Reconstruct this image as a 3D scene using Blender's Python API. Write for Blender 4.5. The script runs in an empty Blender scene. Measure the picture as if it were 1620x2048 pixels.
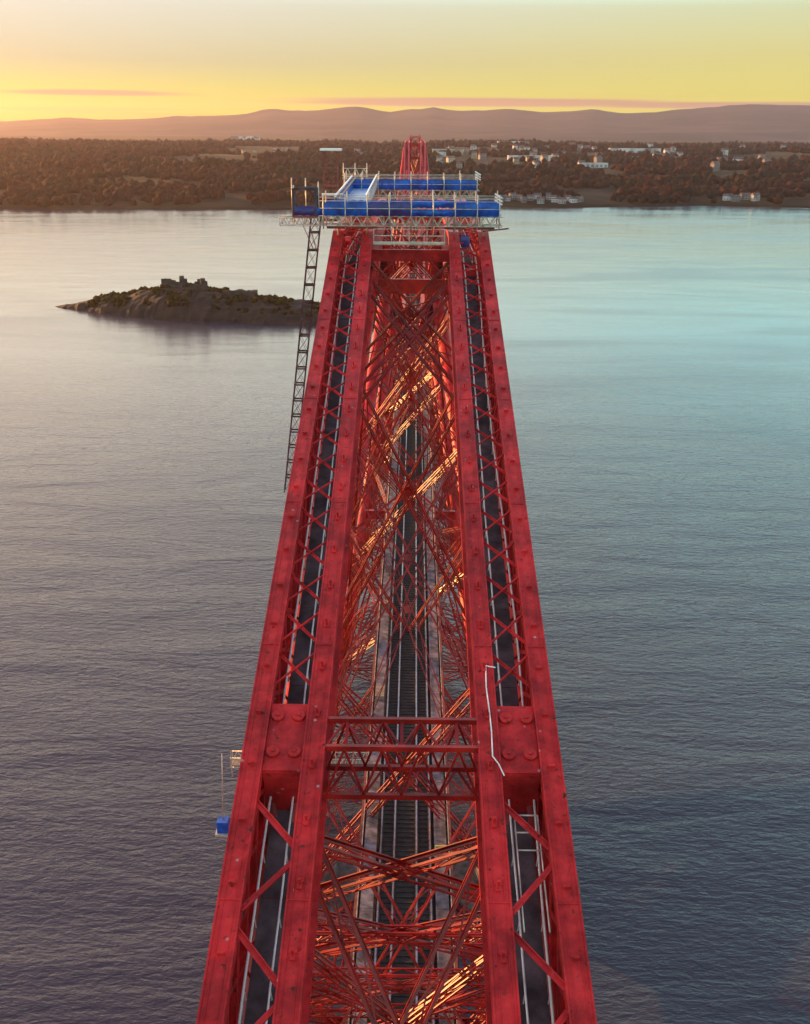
import bpy, math, random
import numpy as np
from mathutils import Vector, Matrix, noise

random.seed(7)
rng = np.random.default_rng(7)
S = bpy.context.scene
C = S.collection
R = math.radians

# ------------------------------------------------------------------ camera
PITCH = 21.18
cam = bpy.data.cameras.new("camera")
cam.sensor_fit = 'HORIZONTAL'; cam.sensor_width = 36.0; cam.lens = 44.1
cam.clip_start = 0.5; cam.clip_end = 60000
co = bpy.data.objects.new("camera", cam); C.objects.link(co)
CAMX, CAMZ = 0.35, 119.0
co.matrix_world = (Matrix.Translation((CAMX, 0, CAMZ)) @ Matrix.Rotation(0.0075, 4, 'Z')
                   @ Matrix.Rotation(R(90 - PITCH), 4, 'X') @ Matrix.Rotation(0.007, 4, 'Z'))
S.camera = co

# ------------------------------------------------------------------ sky, sun, exposure
SUN_AZ = -54.0      # degrees, to the left of the view direction (+Y)
SUN_EL = 9.0
W = bpy.data.worlds.new("World"); S.world = W; W.use_nodes = True
nt = W.node_tree; nt.nodes.clear()
def wn(t, **k):
    n = nt.nodes.new(t)
    for a, b in k.items(): setattr(n, a, b)
    return n
out = wn('ShaderNodeOutputWorld'); bg = wn('ShaderNodeBackground')
sky = wn('ShaderNodeTexSky', sky_type='NISHITA', sun_disc=False)
sky.sun_elevation = R(SUN_EL); sky.sun_rotation = R(SUN_AZ)
sky.altitude = 100; sky.air_density = 1.0; sky.dust_density = 2.0; sky.ozone_density = 1.5
tc = wn('ShaderNodeTexCoord'); sep = wn('ShaderNodeSeparateXYZ')
nt.links.new(tc.outputs['Generated'], sep.inputs[0])
def sky_ramp(stops):                        # colour of the clear sunrise sky by height
    r_ = wn('ShaderNodeValToRGB'); e = r_.color_ramp.elements
    e[0].position = stops[0][0]; e[0].color = (*stops[0][1], 1); e[1].position = stops[-1][0]; e[1].color = (*stops[-1][1], 1)
    for p, c in stops[1:-1]:
        q = e.new(p); q.color = (*c, 1)
    nt.links.new(sep.outputs['Z'], r_.inputs[0]); return r_
rampA = sky_ramp([(0.0, (0.435, 0.264, 0.018)), (0.012, (0.388, 0.320, 0.021)), (0.030, (0.326, 0.312, 0.060)), (0.055, (0.264, 0.248, 0.156)), (0.11, (0.368, 0.352, 0.320)), (0.16, (1.160, 1.088, 0.828)),
                  (0.30, (1.247, 1.061, 0.874)), (0.55, (0.667, 0.544, 0.598)), (1.0, (0.120, 0.100, 0.180))])      # towards the sun
rampB = sky_ramp([(0.0, (0.450, 0.320, 0.036)), (0.012, (0.427, 0.360, 0.036)), (0.030, (0.388, 0.344, 0.066)), (0.062, (0.360, 0.320, 0.112)), (0.10, (0.336, 0.352, 0.208)), (0.15, (0.529, 1.049, 1.038)),
                  (0.30, (0.575, 0.976, 1.015)), (0.55, (0.345, 0.439, 0.543)), (1.0, (0.120, 0.100, 0.180))])      # away from it
dp = wn('ShaderNodeVectorMath', operation='DOT_PRODUCT'); dp.inputs[1].default_value = (math.sin(R(SUN_AZ)), math.cos(R(SUN_AZ)), 0)
nt.links.new(tc.outputs['Generated'], dp.inputs[0])
az = wn('ShaderNodeMapRange', interpolation_type='SMOOTHSTEP'); az.inputs[1].default_value = 0.25; az.inputs[2].default_value = 0.9
nt.links.new(dp.outputs['Value'], az.inputs[0])
ramp = wn('ShaderNodeMix', data_type='RGBA'); nt.links.new(az.outputs[0], ramp.inputs[0])
nt.links.new(rampB.outputs[0], ramp.inputs[6]); nt.links.new(rampA.outputs[0], ramp.inputs[7])
mixs = wn('ShaderNodeMix', data_type='RGBA', blend_type='MIX'); mixs.inputs[0].default_value = 0.88
scl = wn('ShaderNodeMix', data_type='RGBA', blend_type='MULTIPLY'); scl.inputs[0].default_value = 1.0
scl.inputs[7].default_value = (0.09, 0.09, 0.09, 1)
nt.links.new(sky.outputs[0], scl.inputs[6])
nt.links.new(scl.outputs[2], mixs.inputs[6]); 
# thin streaks of cloud low over the hills
mp = wn('ShaderNodeMapping'); mp.inputs['Scale'].default_value = (2.2, 2.2, 95)
nz = wn('ShaderNodeTexNoise'); nz.inputs['Scale'].default_value = 1.7; nz.inputs['Detail'].default_value = 3.5
nt.links.new(tc.outputs['Generated'], mp.inputs[0]); nt.links.new(mp.outputs[0], nz.inputs['Vector'])
cr = wn('ShaderNodeMapRange'); cr.inputs[1].default_value = 0.53; cr.inputs[2].default_value = 0.66
nt.links.new(nz.outputs[0], cr.inputs[0])
band = wn('ShaderNodeMapRange', interpolation_type='SMOOTHSTEP'); band.inputs[1].default_value = 0.034; band.inputs[2].default_value = 0.016
nt.links.new(sep.outputs['Z'], band.inputs[0])
cm = wn('ShaderNodeMath', operation='MULTIPLY'); nt.links.new(cr.outputs[0], cm.inputs[0]); nt.links.new(band.outputs[0], cm.inputs[1])
cm2 = wn('ShaderNodeMath', operation='MULTIPLY'); nt.links.new(cm.outputs[0], cm2.inputs[0]); cm2.inputs[1].default_value = 0.3
def streak(u0, a, z0, b_):          # one long flat cloud
    dv = wn('ShaderNodeMath', operation='DIVIDE'); nt.links.new(sep.outputs['X'], dv.inputs[0]); nt.links.new(sep.outputs['Y'], dv.inputs[1])
    fu = wn('ShaderNodeMath', operation='MULTIPLY_ADD'); nt.links.new(dv.outputs[0], fu.inputs[0]); fu.inputs[1].default_value = 1 / a; fu.inputs[2].default_value = -u0 / a
    fz = wn('ShaderNodeMath', operation='MULTIPLY_ADD'); nt.links.new(sep.outputs['Z'], fz.inputs[0]); fz.inputs[1].default_value = 1 / b_; fz.inputs[2].default_value = -z0 / b_
    cb = wn('ShaderNodeCombineXYZ'); nt.links.new(fu.outputs[0], cb.inputs[0]); nt.links.new(fz.outputs[0], cb.inputs[1])
    ln = wn('ShaderNodeVectorMath', operation='LENGTH'); nt.links.new(cb.outputs[0], ln.inputs[0])
    ad = wn('ShaderNodeMath', operation='MULTIPLY_ADD'); nt.links.new(nz.outputs[0], ad.inputs[0]); ad.inputs[1].default_value = 1.1; nt.links.new(ln.outputs['Value'], ad.inputs[2])
    m_ = wn('ShaderNodeMapRange', interpolation_type='SMOOTHSTEP'); m_.inputs[1].default_value = 1.75; m_.inputs[2].default_value = 1.05; nt.links.new(ad.outputs[0], m_.inputs[0])
    return m_.outputs[0]
acc = cm2.outputs[0]
for q_ in ((-0.30, 0.10, 0.0275, 0.0030), (0.06, 0.20, 0.0225, 0.0042), (0.30, 0.16, 0.0205, 0.0030)):
    mxn = wn('ShaderNodeMath', operation='MAXIMUM'); nt.links.new(acc, mxn.inputs[0]); nt.links.new(streak(*q_), mxn.inputs[1]); acc = mxn.outputs[0]
cmul = wn('ShaderNodeMath', operation='MULTIPLY'); nt.links.new(acc, cmul.inputs[0]); cmul.inputs[1].default_value = 0.95
cl = wn('ShaderNodeMix', data_type='RGBA'); cl.inputs[7].default_value = (0.30, 0.145, 0.10, 1)
nt.links.new(cmul.outputs[0], cl.inputs[0]); nt.links.new(ramp.outputs[2], cl.inputs[6])
nt.links.new(cl.outputs[2], mixs.inputs[7])
nt.links.new(mixs.outputs[2], bg.inputs[0]); bg.inputs[1].default_value = 1.0
nt.links.new(bg.outputs[0], out.inputs[0])

sl = bpy.data.lights.new("sun", 'SUN'); sl.energy = 5.0; sl.angle = R(0.6); sl.color = (1.0, 0.48, 0.15)
so = bpy.data.objects.new("sun", sl); C.objects.link(so)
sd = Vector((math.sin(R(SUN_AZ)) * math.cos(R(SUN_EL)), math.cos(R(SUN_AZ)) * math.cos(R(SUN_EL)), math.sin(R(SUN_EL))))
so.rotation_euler = sd.to_track_quat('Z', 'Y').to_euler(); so.location = (-200, 100, 300)

V = S.view_settings
V.view_transform = 'Standard'; V.look = 'None'; V.gamma = 1.0; V.exposure = 1.1; V.use_curve_mapping = False
S.cycles.use_denoising = True
S.cycles.max_bounces = 6; S.cycles.diffuse_bounces = 3; S.cycles.glossy_bounces = 3
S.cycles.volume_bounces = 0; S.cycles.caustics_reflective = False; S.cycles.caustics_refractive = False
S.cycles.sample_clamp_indirect = 6

# ------------------------------------------------------------------ materials
def mat(name, c1, c2=None, rough=0.6, scale=1.0, detail=4, metal=0.0, bump=0.0, bscale=None, spec=0.5, stretch=None, contrast=(0.35, 0.65)):
    m = bpy.data.materials.new(name); m.use_nodes = True
    t = m.node_tree; b = t.nodes['Principled BSDF']
    b.inputs['Roughness'].default_value = rough; b.inputs['Metallic'].default_value = metal
    b.inputs['Specular IOR Level'].default_value = spec
    g = t.nodes.new('ShaderNodeNewGeometry')
    vec = g.outputs['Position']
    if stretch:
        mpn = t.nodes.new('ShaderNodeMapping'); mpn.inputs['Scale'].default_value = stretch
        t.links.new(vec, mpn.inputs[0]); vec = mpn.outputs[0]
    if c2:
        n = t.nodes.new('ShaderNodeTexNoise'); n.inputs['Scale'].default_value = scale; n.inputs['Detail'].default_value = detail
        t.links.new(vec, n.inputs['Vector'])
        r = t.nodes.new('ShaderNodeValToRGB'); r.color_ramp.elements[0].position = contrast[0]; r.color_ramp.elements[1].position = contrast[1]
        r.color_ramp.elements[0].color = (*c1, 1); r.color_ramp.elements[1].color = (*c2, 1)
        t.links.new(n.outputs[0], r.inputs[0]); t.links.new(r.outputs[0], b.inputs['Base Color'])
    else:
        b.inputs['Base Color'].default_value = (*c1, 1)
    if bump:
        n2 = t.nodes.new('ShaderNodeTexNoise'); n2.inputs['Scale'].default_value = bscale or scale * 4; n2.inputs['Detail'].default_value = 5
        t.links.new(vec, n2.inputs['Vector'])
        bp = t.nodes.new('ShaderNodeBump'); bp.inputs['Strength'].default_value = bump; bp.inputs['Distance'].default_value = 0.1
        t.links.new(n2.outputs[0], bp.inputs['Height']); t.links.new(bp.outputs[0], b.inputs['Normal'])
    return m

M = {}
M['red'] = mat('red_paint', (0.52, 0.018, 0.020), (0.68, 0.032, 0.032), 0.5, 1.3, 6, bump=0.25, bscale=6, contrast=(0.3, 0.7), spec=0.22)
M['red_shaded'] = mat('red_paint_brace_shaded', (0.28, 0.008, 0.006), (0.44, 0.018, 0.011), 0.36, 0.7, 4, spec=0.4)  # darker copy of the bridge red, interior shade put into the colour
M['rust'] = mat('rusty_steel', (0.16, 0.035, 0.02), (0.30, 0.06, 0.03), 0.6, 2.0)
M['plate'] = mat('walkway_plate', (0.07, 0.050, 0.054), (0.17, 0.12, 0.13), 0.8, 0.8, 6, spec=0.15, contrast=(0.3, 0.7))
M['galv'] = mat('galvanised_tube_sunlit', (0.40, 0.33, 0.27), (0.70, 0.60, 0.50), 0.4, 2.0, metal=0.3)  # warm cream of the low sun mixed into the tube colour
M['white'] = mat('white_rail', (0.82, 0.78, 0.74), (0.9, 0.86, 0.82), 0.35, 3.0)
M['blue'] = mat('blue_sheet', (0.002, 0.05, 0.34), (0.004, 0.13, 0.60), 0.5, 1.4, 4, bump=0.6, bscale=3)
M['bluepale'] = mat('pale_blue_sheet', (0.14, 0.32, 0.62), (0.38, 0.52, 0.72), 0.4, 2.2, 5, bump=0.5, bscale=4)
M['navy'] = mat('navy_sheet', (0.02, 0.02, 0.10), (0.05, 0.04, 0.2), 0.5, 1.5)
M['dark'] = mat('dark_deck', (0.010, 0.009, 0.009), (0.028, 0.022, 0.02), 0.8, 1.5, 6)
M['rail'] = mat('rail_steel', (0.40, 0.40, 0.42), (0.55, 0.55, 0.58), 0.22, 2.0, metal=0.9)
M['path'] = mat('footway', (0.12, 0.10, 0.11), (0.24, 0.20, 0.23), 0.8, 0.9, 6)
M['stone'] = mat('granite', (0.05, 0.04, 0.035), (0.16, 0.13, 0.12), 0.85, 0.6, 6, bump=0.4)
M['tan'] = mat('timber_board', (0.22, 0.18, 0.13), (0.36, 0.30, 0.22), 0.8, 2.0)
M['yellow'] = mat('yellow_paint', (0.75, 0.60, 0.04), None, 0.5)
M['wallw'] = mat('house_white', (0.16, 0.13, 0.12), (0.62, 0.57, 0.54), 0.7, 0.03, contrast=(0.45,0.6))
M['wallc'] = mat('house_cream', (0.25, 0.20, 0.14), (0.42, 0.36, 0.27), 0.7, 0.05)
M['roof'] = mat('slate_roof', (0.05, 0.045, 0.05), (0.20, 0.10, 0.07), 0.7, 0.1)
M['glass'] = mat('window_glass', (0.03, 0.035, 0.05), None, 0.1)
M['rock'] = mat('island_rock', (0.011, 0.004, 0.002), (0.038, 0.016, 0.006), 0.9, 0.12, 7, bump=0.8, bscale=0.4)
M['ruin'] = mat('ruin_stone', (0.03, 0.02, 0.016), (0.07, 0.05, 0.04), 0.9, 0.3, 5)

def weather(m, dark=0.55, specks=True):
    t = m.node_tree; b = t.nodes['Principled BSDF']; src = b.inputs['Base Color'].links[0].from_socket
    g = t.nodes.new('ShaderNodeNewGeometry')
    n = t.nodes.new('ShaderNodeTexNoise'); n.inputs['Scale'].default_value = 0.45; n.inputs['Detail'].default_value = 9; n.inputs['Roughness'].default_value = 0.7
    t.links.new(g.outputs['Position'], n.inputs['Vector'])
    r = t.nodes.new('ShaderNodeMapRange'); r.inputs[1].default_value = 0.40; r.inputs[2].default_value = 0.60; r.inputs[3].default_value = dark; r.inputs[4].default_value = 1.08
    t.links.new(n.outputs[0], r.inputs[0])
    mx = t.nodes.new('ShaderNodeMix'); mx.data_type = 'RGBA'; mx.blend_type = 'MULTIPLY'; mx.inputs[0].default_value = 1
    t.links.new(src, mx.inputs[6]); t.links.new(r.outputs[0], mx.inputs[7]); res = mx.outputs[2]
    if specks:
        v = t.nodes.new('ShaderNodeTexVoronoi'); v.inputs['Scale'].default_value = 1.1; t.links.new(g.outputs['Position'], v.inputs['Vector'])
        q = t.nodes.new('ShaderNodeMapRange'); q.inputs[1].default_value = 0.10; q.inputs[2].default_value = 0.04; t.links.new(v.outputs['Distance'], q.inputs[0])
        m2 = t.nodes.new('ShaderNodeMix'); m2.data_type = 'RGBA'; m2.inputs[7].default_value = (0.45, 0.36, 0.34, 1)
        mm = t.nodes.new('ShaderNodeMath'); mm.operation = 'MULTIPLY'; mm.inputs[1].default_value = 0.7; t.links.new(q.outputs[0], mm.inputs[0]); 
        t.links.new(mm.outputs[0], m2.inputs[0]); t.links.new(res, m2.inputs[6]); res = m2.outputs[2]
        n5 = t.nodes.new('ShaderNodeTexNoise'); n5.inputs['Scale'].default_value = 3.5; n5.inputs['Detail'].default_value = 6; t.links.new(g.outputs['Position'], n5.inputs['Vector'])
        q5 = t.nodes.new('ShaderNodeMapRange'); q5.inputs[1].default_value = 0.62; q5.inputs[2].default_value = 0.72; t.links.new(n5.outputs[0], q5.inputs[0])
        m5 = t.nodes.new('ShaderNodeMix'); m5.data_type = 'RGBA'; m5.inputs[7].default_value = (0.09, 0.018, 0.010, 1)
        t.links.new(q5.outputs[0], m5.inputs[0]); t.links.new(res, m5.inputs[6]); res = m5.outputs[2]
    t.links.new(res, b.inputs['Base Color'])
weather(M['red']); weather(M['red_shaded'], 0.5, False); weather(M['plate'], 0.5, False); weather(M['path'], 0.55, False); weather(M['blue'], 0.55, False)
def land_material(name, cols, sc, sc2):
    m = bpy.data.materials.new(name); m.use_nodes = True
    t = m.node_tree; b = t.nodes['Principled BSDF']; b.inputs['Roughness'].default_value = 0.95; b.inputs['Specular IOR Level'].default_value = 0.1
    g = t.nodes.new('ShaderNodeNewGeometry')
    n = t.nodes.new('ShaderNodeTexNoise'); n.inputs['Scale'].default_value = sc; n.inputs['Detail'].default_value = 8
    n.inputs['Roughness'].default_value = 0.65
    t.links.new(g.outputs['Position'], n.inputs['Vector'])
    r = t.nodes.new('ShaderNodeValToRGB'); el = r.color_ramp.elements
    el[0].position = 0.30; el[0].color = (*cols[0], 1); el[1].position = 0.70; el[1].color = (*cols[-1], 1)
    for i, c in enumerate(cols[1:-1]):
        q = el.new(0.30 + 0.4 * (i + 1) / (len(cols) - 1)); q.color = (*c, 1)
    t.links.new(n.outputs[0], r.inputs[0])
    n2 = t.nodes.new('ShaderNodeTexNoise'); n2.inputs['Scale'].default_value = sc2; n2.inputs['Detail'].default_value = 3
    t.links.new(g.outputs['Position'], n2.inputs['Vector'])
    mx = t.nodes.new('ShaderNodeMix'); mx.data_type = 'RGBA'; mx.blend_type = 'MULTIPLY'; mx.inputs[0].default_value = 1
    r2 = t.nodes.new('ShaderNodeValToRGB'); r2.color_ramp.elements[0].position = 0.35; r2.color_ramp.elements[1].position = 0.65
    r2.color_ramp.elements[0].color = (0.55, 0.5, 0.5, 1); r2.color_ramp.elements[1].color = (1.35, 1.25, 1.0, 1)
    t.links.new(n2.outputs[0], r2.inputs[0])
    t.links.new(r.outputs[0], mx.inputs[6]); t.links.new(r2.outputs[0], mx.inputs[7]); t.links.new(mx.outputs[2], b.inputs['Base Color'])
    return m
M['land'] = land_material('autumn_ground', [(0.012, 0.008, 0.005), (0.034, 0.019, 0.008), (0.09, 0.06, 0.02)], 0.007, 0.002)
M['tree'] = land_material('autumn_foliage', [(0.008, 0.004, 0.003), (0.044, 0.010, 0.003), (0.012, 0.009, 0.003), (0.055, 0.024, 0.004)], 0.009, 0.04)
M['hill'] = land_material('moorland', [(0.008, 0.005, 0.014), (0.085, 0.048, 0.055)], 0.0015, 0.0005)
M['grass'] = land_material('island_turf', [(0.014, 0.011, 0.002), (0.040, 0.030, 0.004), (0.04, 0.016, 0.004)], 0.08, 0.3)

# water
m = bpy.data.materials.new('sea_water'); m.use_nodes = True; M['water'] = m
t = m.node_tree; b = t.nodes['Principled BSDF']
b.inputs['Base Color'].default_value = (0.042, 0.038, 0.054, 1); b.inputs['IOR'].default_value = 1.38
g = t.nodes.new('ShaderNodeNewGeometry')
sp = t.nodes.new('ShaderNodeSeparateXYZ'); t.links.new(g.outputs['Position'], sp.inputs[0])
mr = t.nodes.new('ShaderNodeMapRange'); mr.inputs[1].default_value = 100; mr.inputs[2].default_value = 1500; mr.inputs[3].default_value = 0.06; mr.inputs[4].default_value = 0.12
t.links.new(sp.outputs['Y'], mr.inputs[0])
lane = t.nodes.new('ShaderNodeTexNoise'); lane.inputs['Scale'].default_value = 0.006; lane.inputs['Detail'].default_value = 6; lane.inputs['Distortion'].default_value = 1.2
lmp = t.nodes.new('ShaderNodeMapping'); lmp.inputs['Scale'].default_value = (0.6, 1.8, 1); lmp.inputs['Rotation'].default_value = (0, 0, R(12))
t.links.new(g.outputs['Position'], lmp.inputs[0]); t.links.new(lmp.outputs[0], lane.inputs['Vector'])
lr = t.nodes.new('ShaderNodeMapRange'); lr.inputs[1].default_value = 0.4; lr.inputs[2].default_value = 0.65; lr.inputs[3].default_value = 0.0; lr.inputs[4].default_value = 0.14
t.links.new(lane.outputs[0], lr.inputs[0])
radd = t.nodes.new('ShaderNodeMath'); t.links.new(mr.outputs[0], radd.inputs[0]); t.links.new(lr.outputs[0], radd.inputs[1]); t.links.new(radd.outputs[0], b.inputs['Roughness'])
def wave(scale, rot, st, detail, dist):
    mpn = t.nodes.new('ShaderNodeMapping'); mpn.inputs['Rotation'].default_value = (0, 0, R(rot)); mpn.inputs['Scale'].default_value = st
    t.links.new(g.outputs['Position'], mpn.inputs[0])
    n = t.nodes.new('ShaderNodeTexNoise'); n.inputs['Scale'].default_value = scale; n.inputs['Detail'].default_value = detail
    n.inputs['Distortion'].default_value = 0.5
    t.links.new(mpn.outputs[0], n.inputs['Vector'])
    return n.outputs[0]
def bump(h, dist, st, nin=None):
    bp = t.nodes.new('ShaderNodeBump'); bp.inputs['Strength'].default_value = st; bp.inputs['Distance'].default_value = dist
    t.links.new(h, bp.inputs['Height'])
    fall = t.nodes.new('ShaderNodeMapRange'); fall.inputs[1].default_value = 120; fall.inputs[2].default_value = 600      # ripples weakened with distance so far water reflects more sky
    fall.inputs[3].default_value = st; fall.inputs[4].default_value = st * 0.22
    t.links.new(sp.outputs['Y'], fall.inputs[0]); t.links.new(fall.outputs[0], bp.inputs['Strength'])
    if nin: t.links.new(nin, bp.inputs['Normal'])
    return bp.outputs[0]
n1 = bump(wave(0.30, 24, (1, 2.8, 1), 4, 0), 0.9, 0.34)
n2 = bump(wave(1.1, 40, (1, 2.2, 1), 3, 0), 0.25, 0.40, n1)
n3 = bump(wave(0.02, 15, (1, 3, 1), 4, 0), 6, 0.22, n2)
t.links.new(n3, b.inputs['Normal'])

# ------------------------------------------------------------------ mesh helpers
class MB:
    def __init__(s): s.v = []; s.f = []; s.sm = []
    def add(s, vs, fs, smooth=False):
        o = len(s.v); s.v += [tuple(v) for v in vs]; s.f += [tuple(i + o for i in f) for f in fs]; s.sm += [smooth] * len(fs)
    def bar(s, p, q, w, h, up=(0, 0, 1)):
        p = Vector(p); q = Vector(q); x = (q - p); x.normalize(); u = Vector(up); y = u.cross(x)
        if y.length < 1e-4: y = Vector((1, 0, 0)).cross(x)
        y.normalize(); z = x.cross(y)
        a = y * (w / 2); c = z * (h / 2)
        s.add([p - a - c, p + a - c, p + a + c, p - a + c, q - a - c, q + a - c, q + a + c, q - a + c],
              [(3, 2, 1, 0), (4, 5, 6, 7), (0, 1, 5, 4), (1, 2, 6, 5), (2, 3, 7, 6), (3, 0, 4, 7)])
    def box(s, x0, x1, y0, y1, z0, z1):
        s.add([(x0, y0, z0), (x1, y0, z0), (x1, y1, z0), (x0, y1, z0), (x0, y0, z1), (x1, y0, z1), (x1, y1, z1), (x0, y1, z1)],
              [(3, 2, 1, 0), (4, 5, 6, 7), (0, 1, 5, 4), (1, 2, 6, 5), (2, 3, 7, 6), (3, 0, 4, 7)])
    def tube(s, p, q, r0, r1=None, n=12, cap=True):
        r1 = r0 if r1 is None else r1
        p = Vector(p); q = Vector(q); x = (q - p).normalized(); y = Vector((0, 0, 1)).cross(x)
        if y.length < 1e-3: y = Vector((1, 0, 0))
        y.normalize(); z = x.cross(y); vs = []
        for c, r in ((p, r0), (q, r1)):
            for i in range(n):
                a = 2 * math.pi * i / n; vs.append(c + y * (r * math.cos(a)) + z * (r * math.sin(a)))
        s.add(vs, [(i, (i + 1) % n, n + (i + 1) % n, n + i) for i in range(n)], True)
        if cap:
            o = len(s.v) - 2 * n
            s.f.append(tuple(o + i for i in reversed(range(n)))); s.f.append(tuple(o + n + i for i in range(n))); s.sm += [False, False]
    def lattice(s, p, q, w, h, up=(0, 0, 1), n=8, ca=0.14, la=0.08, chords=True, lace=True, double=False):
        p = Vector(p); q = Vector(q); d = q - p; x = d.normalized(); u = Vector(up); y = u.cross(x)
        if y.length < 1e-4: y = Vector((1, 0, 0)).cross(x)
        y.normalize(); z = x.cross(y)
        cs = [y * (a * (w - ca) / 2) + z * (c * (h - ca) / 2) for a, c in ((-1, -1), (1, -1), (1, 1), (-1, 1))]
        if chords:
            for c in cs: s.bar(p + c, q + c, ca, ca, z)
        if lace:
            for k in range(4):
                for a, bq in lace_pts(p, q, cs[k], cs[(k + 1) % 4], n, k, double):
                    nn = (cs[k] + cs[(k + 1) % 4]).normalized()
                    s.bar(a, bq, la, 0.03, nn)
    def build(s, name, material, parent=None, **props):
        me = bpy.data.meshes.new(name)
        me.from_pydata(s.v, [], s.f); me.materials.append(material)
        me.polygons.foreach_set('use_smooth', s.sm)
        me.update()
        o = bpy.data.objects.new(name, me); link(o, parent)
        for k, v in props.items(): o[k] = v
        return o

def lace_pts(p, q, c0, c1, n, k=0, double=False):
    r = []
    for i in range(n):
        a = p.lerp(q, i / n); bq = p.lerp(q, (i + 1) / n)
        if (i + k) % 2 == 0: r.append((a + c0, bq + c1))
        else: r.append((a + c1, bq + c0))
        if double:
            if (i + k) % 2: r.append((a + c0, bq + c1))
            else: r.append((a + c1, bq + c0))
    return r

WORLD = {}
def link(o, parent=None):
    C.objects.link(o)
    if parent is not None:
        o.parent = parent
        o.matrix_parent_inverse = WORLD.get(parent.name, Matrix.Identity(4)).inverted()
_unit = {}
def unit(material, shape='box'):
    k = (material.name, shape)
    if k not in _unit:
        me = bpy.data.meshes.new('bar_' + material.name)
        if shape == 'box':
            b_ = MB(); b_.bar((0, 0, 0), (1, 0, 0), 1, 1)
        else:    # rolled steel angle
            b_ = MB()
            pr = [(-.5, -.5), (.5, -.5), (.5, -.3), (-.3, -.3), (-.3, .5), (-.5, .5)]
            b_.add([(0, a, c) for a, c in pr] + [(1, a, c) for a, c in pr],
                   [(i, (i + 1) % 6, 6 + (i + 1) % 6, 6 + i) for i in range(6)] + [(5, 4, 3, 2, 1, 0), (6, 7, 8, 9, 10, 11)])
        me.from_pydata(b_.v, [], b_.f); me.materials.append(material)
        _unit[k] = me
    return _unit[k]
def barobj(name, p, q, w, h, up, material, parent, shape='box'):
    p = Vector(p); q = Vector(q); x = q - p; L = x.length; x.normalize(); y = Vector(up).cross(x)
    if y.length < 1e-4: y = Vector((1, 0, 0)).cross(x)
    y.normalize(); z = x.cross(y)
    mtx = Matrix(((x.x * L, y.x * w, z.x * h, p.x), (x.y * L, y.y * w, z.y * h, p.y), (x.z * L, y.z * w, z.z * h, p.z), (0, 0, 0, 1)))
    o = bpy.data.objects.new(name, unit(material, shape)); link(o, parent)
    o.matrix_basis = mtx
    return o
def tag(o, label=None, cat=None, group=None, kind=None):
    for k, v in (('label', label), ('category', cat), ('group', group), ('kind', kind)):
        if v: o[k] = v
    return o
def thing(name, loc, label, cat, group=None):
    o = bpy.data.objects.new(name, None); C.objects.link(o); o.location = loc; o.empty_display_size = 1
    WORLD[o.name] = Matrix.Translation(loc)
    return tag(o, label, cat, group)

# ------------------------------------------------------------------ sea and land
def grid_mesh(name, xs, ys, zf, material, smooth=True, **props):
    nx, ny = len(xs), len(ys)
    X = np.array([[x_ for x_ in xs] for _ in ys]) if not callable(xs) else None
    return None

b_ = MB(); N_ = 40
xs = [-26000, -8000, -3000, -1200, -500, -200, 0, 200, 500, 1200, 3000, 8000, 26000]
ys = [-26000, -8000, -2500, -800, -200, 50, 300, 600, 1000, 1700, 3000, 8000, 26000]
vs = [(x, y, 0) for y in ys for x in xs]; nx = len(xs)
b_.add(vs, [(j * nx + i, j * nx + i + 1, (j + 1) * nx + i + 1, (j + 1) * nx + i) for j in range(len(ys) - 1) for i in range(nx - 1)])
b_.build('water', M['water'], kind='structure')

F_PX = 1985.0
def el_px(y):      # elevation above the horizon, radians, of an image row
    return math.atan((1024 - y) / F_PX) - R(PITCH)
prof = [(-400, 250), (0, 243), (110, 236), (250, 239), (330, 233), (450, 231), (490, 228), (520, 220), (550, 216), (585, 221), (610, 222), (650, 219), (700, 213), (735, 216), (780, 224),
        (815, 217), (845, 219), (870, 213), (905, 222), (960, 221), (1010, 217), (1080, 224), (1140, 222), (1180, 219), (1240, 226), (1300, 224), (1400, 216), (1450, 210), (1510, 208), (1620, 212), (2000, 235)]
RY = 11000.0
px_x = np.array([(x - 826 - 5) * (RY * 0.9325) / F_PX for x, y in prof])
px_z = np.array([119 + RY * math.tan(el_px(y - (x - 810) * 0.007)) for x, y in prof])
def shore_y(x):
    return 1640 + 40 * math.sin(x / 260.0) + 18 * math.sin(x / 70.0 + 1) + max(0, x) * 0.09 - max(0, -x) * 0.06
_rows = [0, 6, 15, 40, 90, 160, 260, 380, 520, 700, 900, 1150, 1450, 1800, 2200, 2800, 3600, 4600, 5600]
_z = [-0.6, 2.2, 4, 8, 14, 19, 25, 31, 36, 40, 44, 48, 52, 56, 54, 48, 46, 44, 50]
def land_z(x, y):
    d = y - shore_y(x)
    z = float(np.interp(d, _rows, _z))
    n = noise.noise((x / 700, y / 500, 3.1)) * 14 + noise.noise((x / 180, y / 160, 7.7)) * 5
    k = min(1, max(0, d / 500))
    return z + n * k + (2.0 * noise.noise((x / 40, y / 40, 0)) * min(1, max(0, d / 60)))
def fan_mesh(name, ulist, drows, zf, material):
    vs = []; nu = len(ulist)
    for d in drows:
        for u in ulist:
            y0 = 1640 + d; x = u * y0
            y = d + shore_y(x) if d < 4000 else y0
            vs.append((x, y, zf(x, y)))
    fs = [(j * nu + i, j * nu + i + 1, (j + 1) * nu + i + 1, (j + 1) * nu + i) for j in range(len(drows) - 1) for i in range(nu - 1)]
    b2 = MB(); b2.add(vs, fs, True)
    return b2.build(name, material, kind='structure')
ul = list(np.linspace(-1.3, 1.3, 300))
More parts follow.
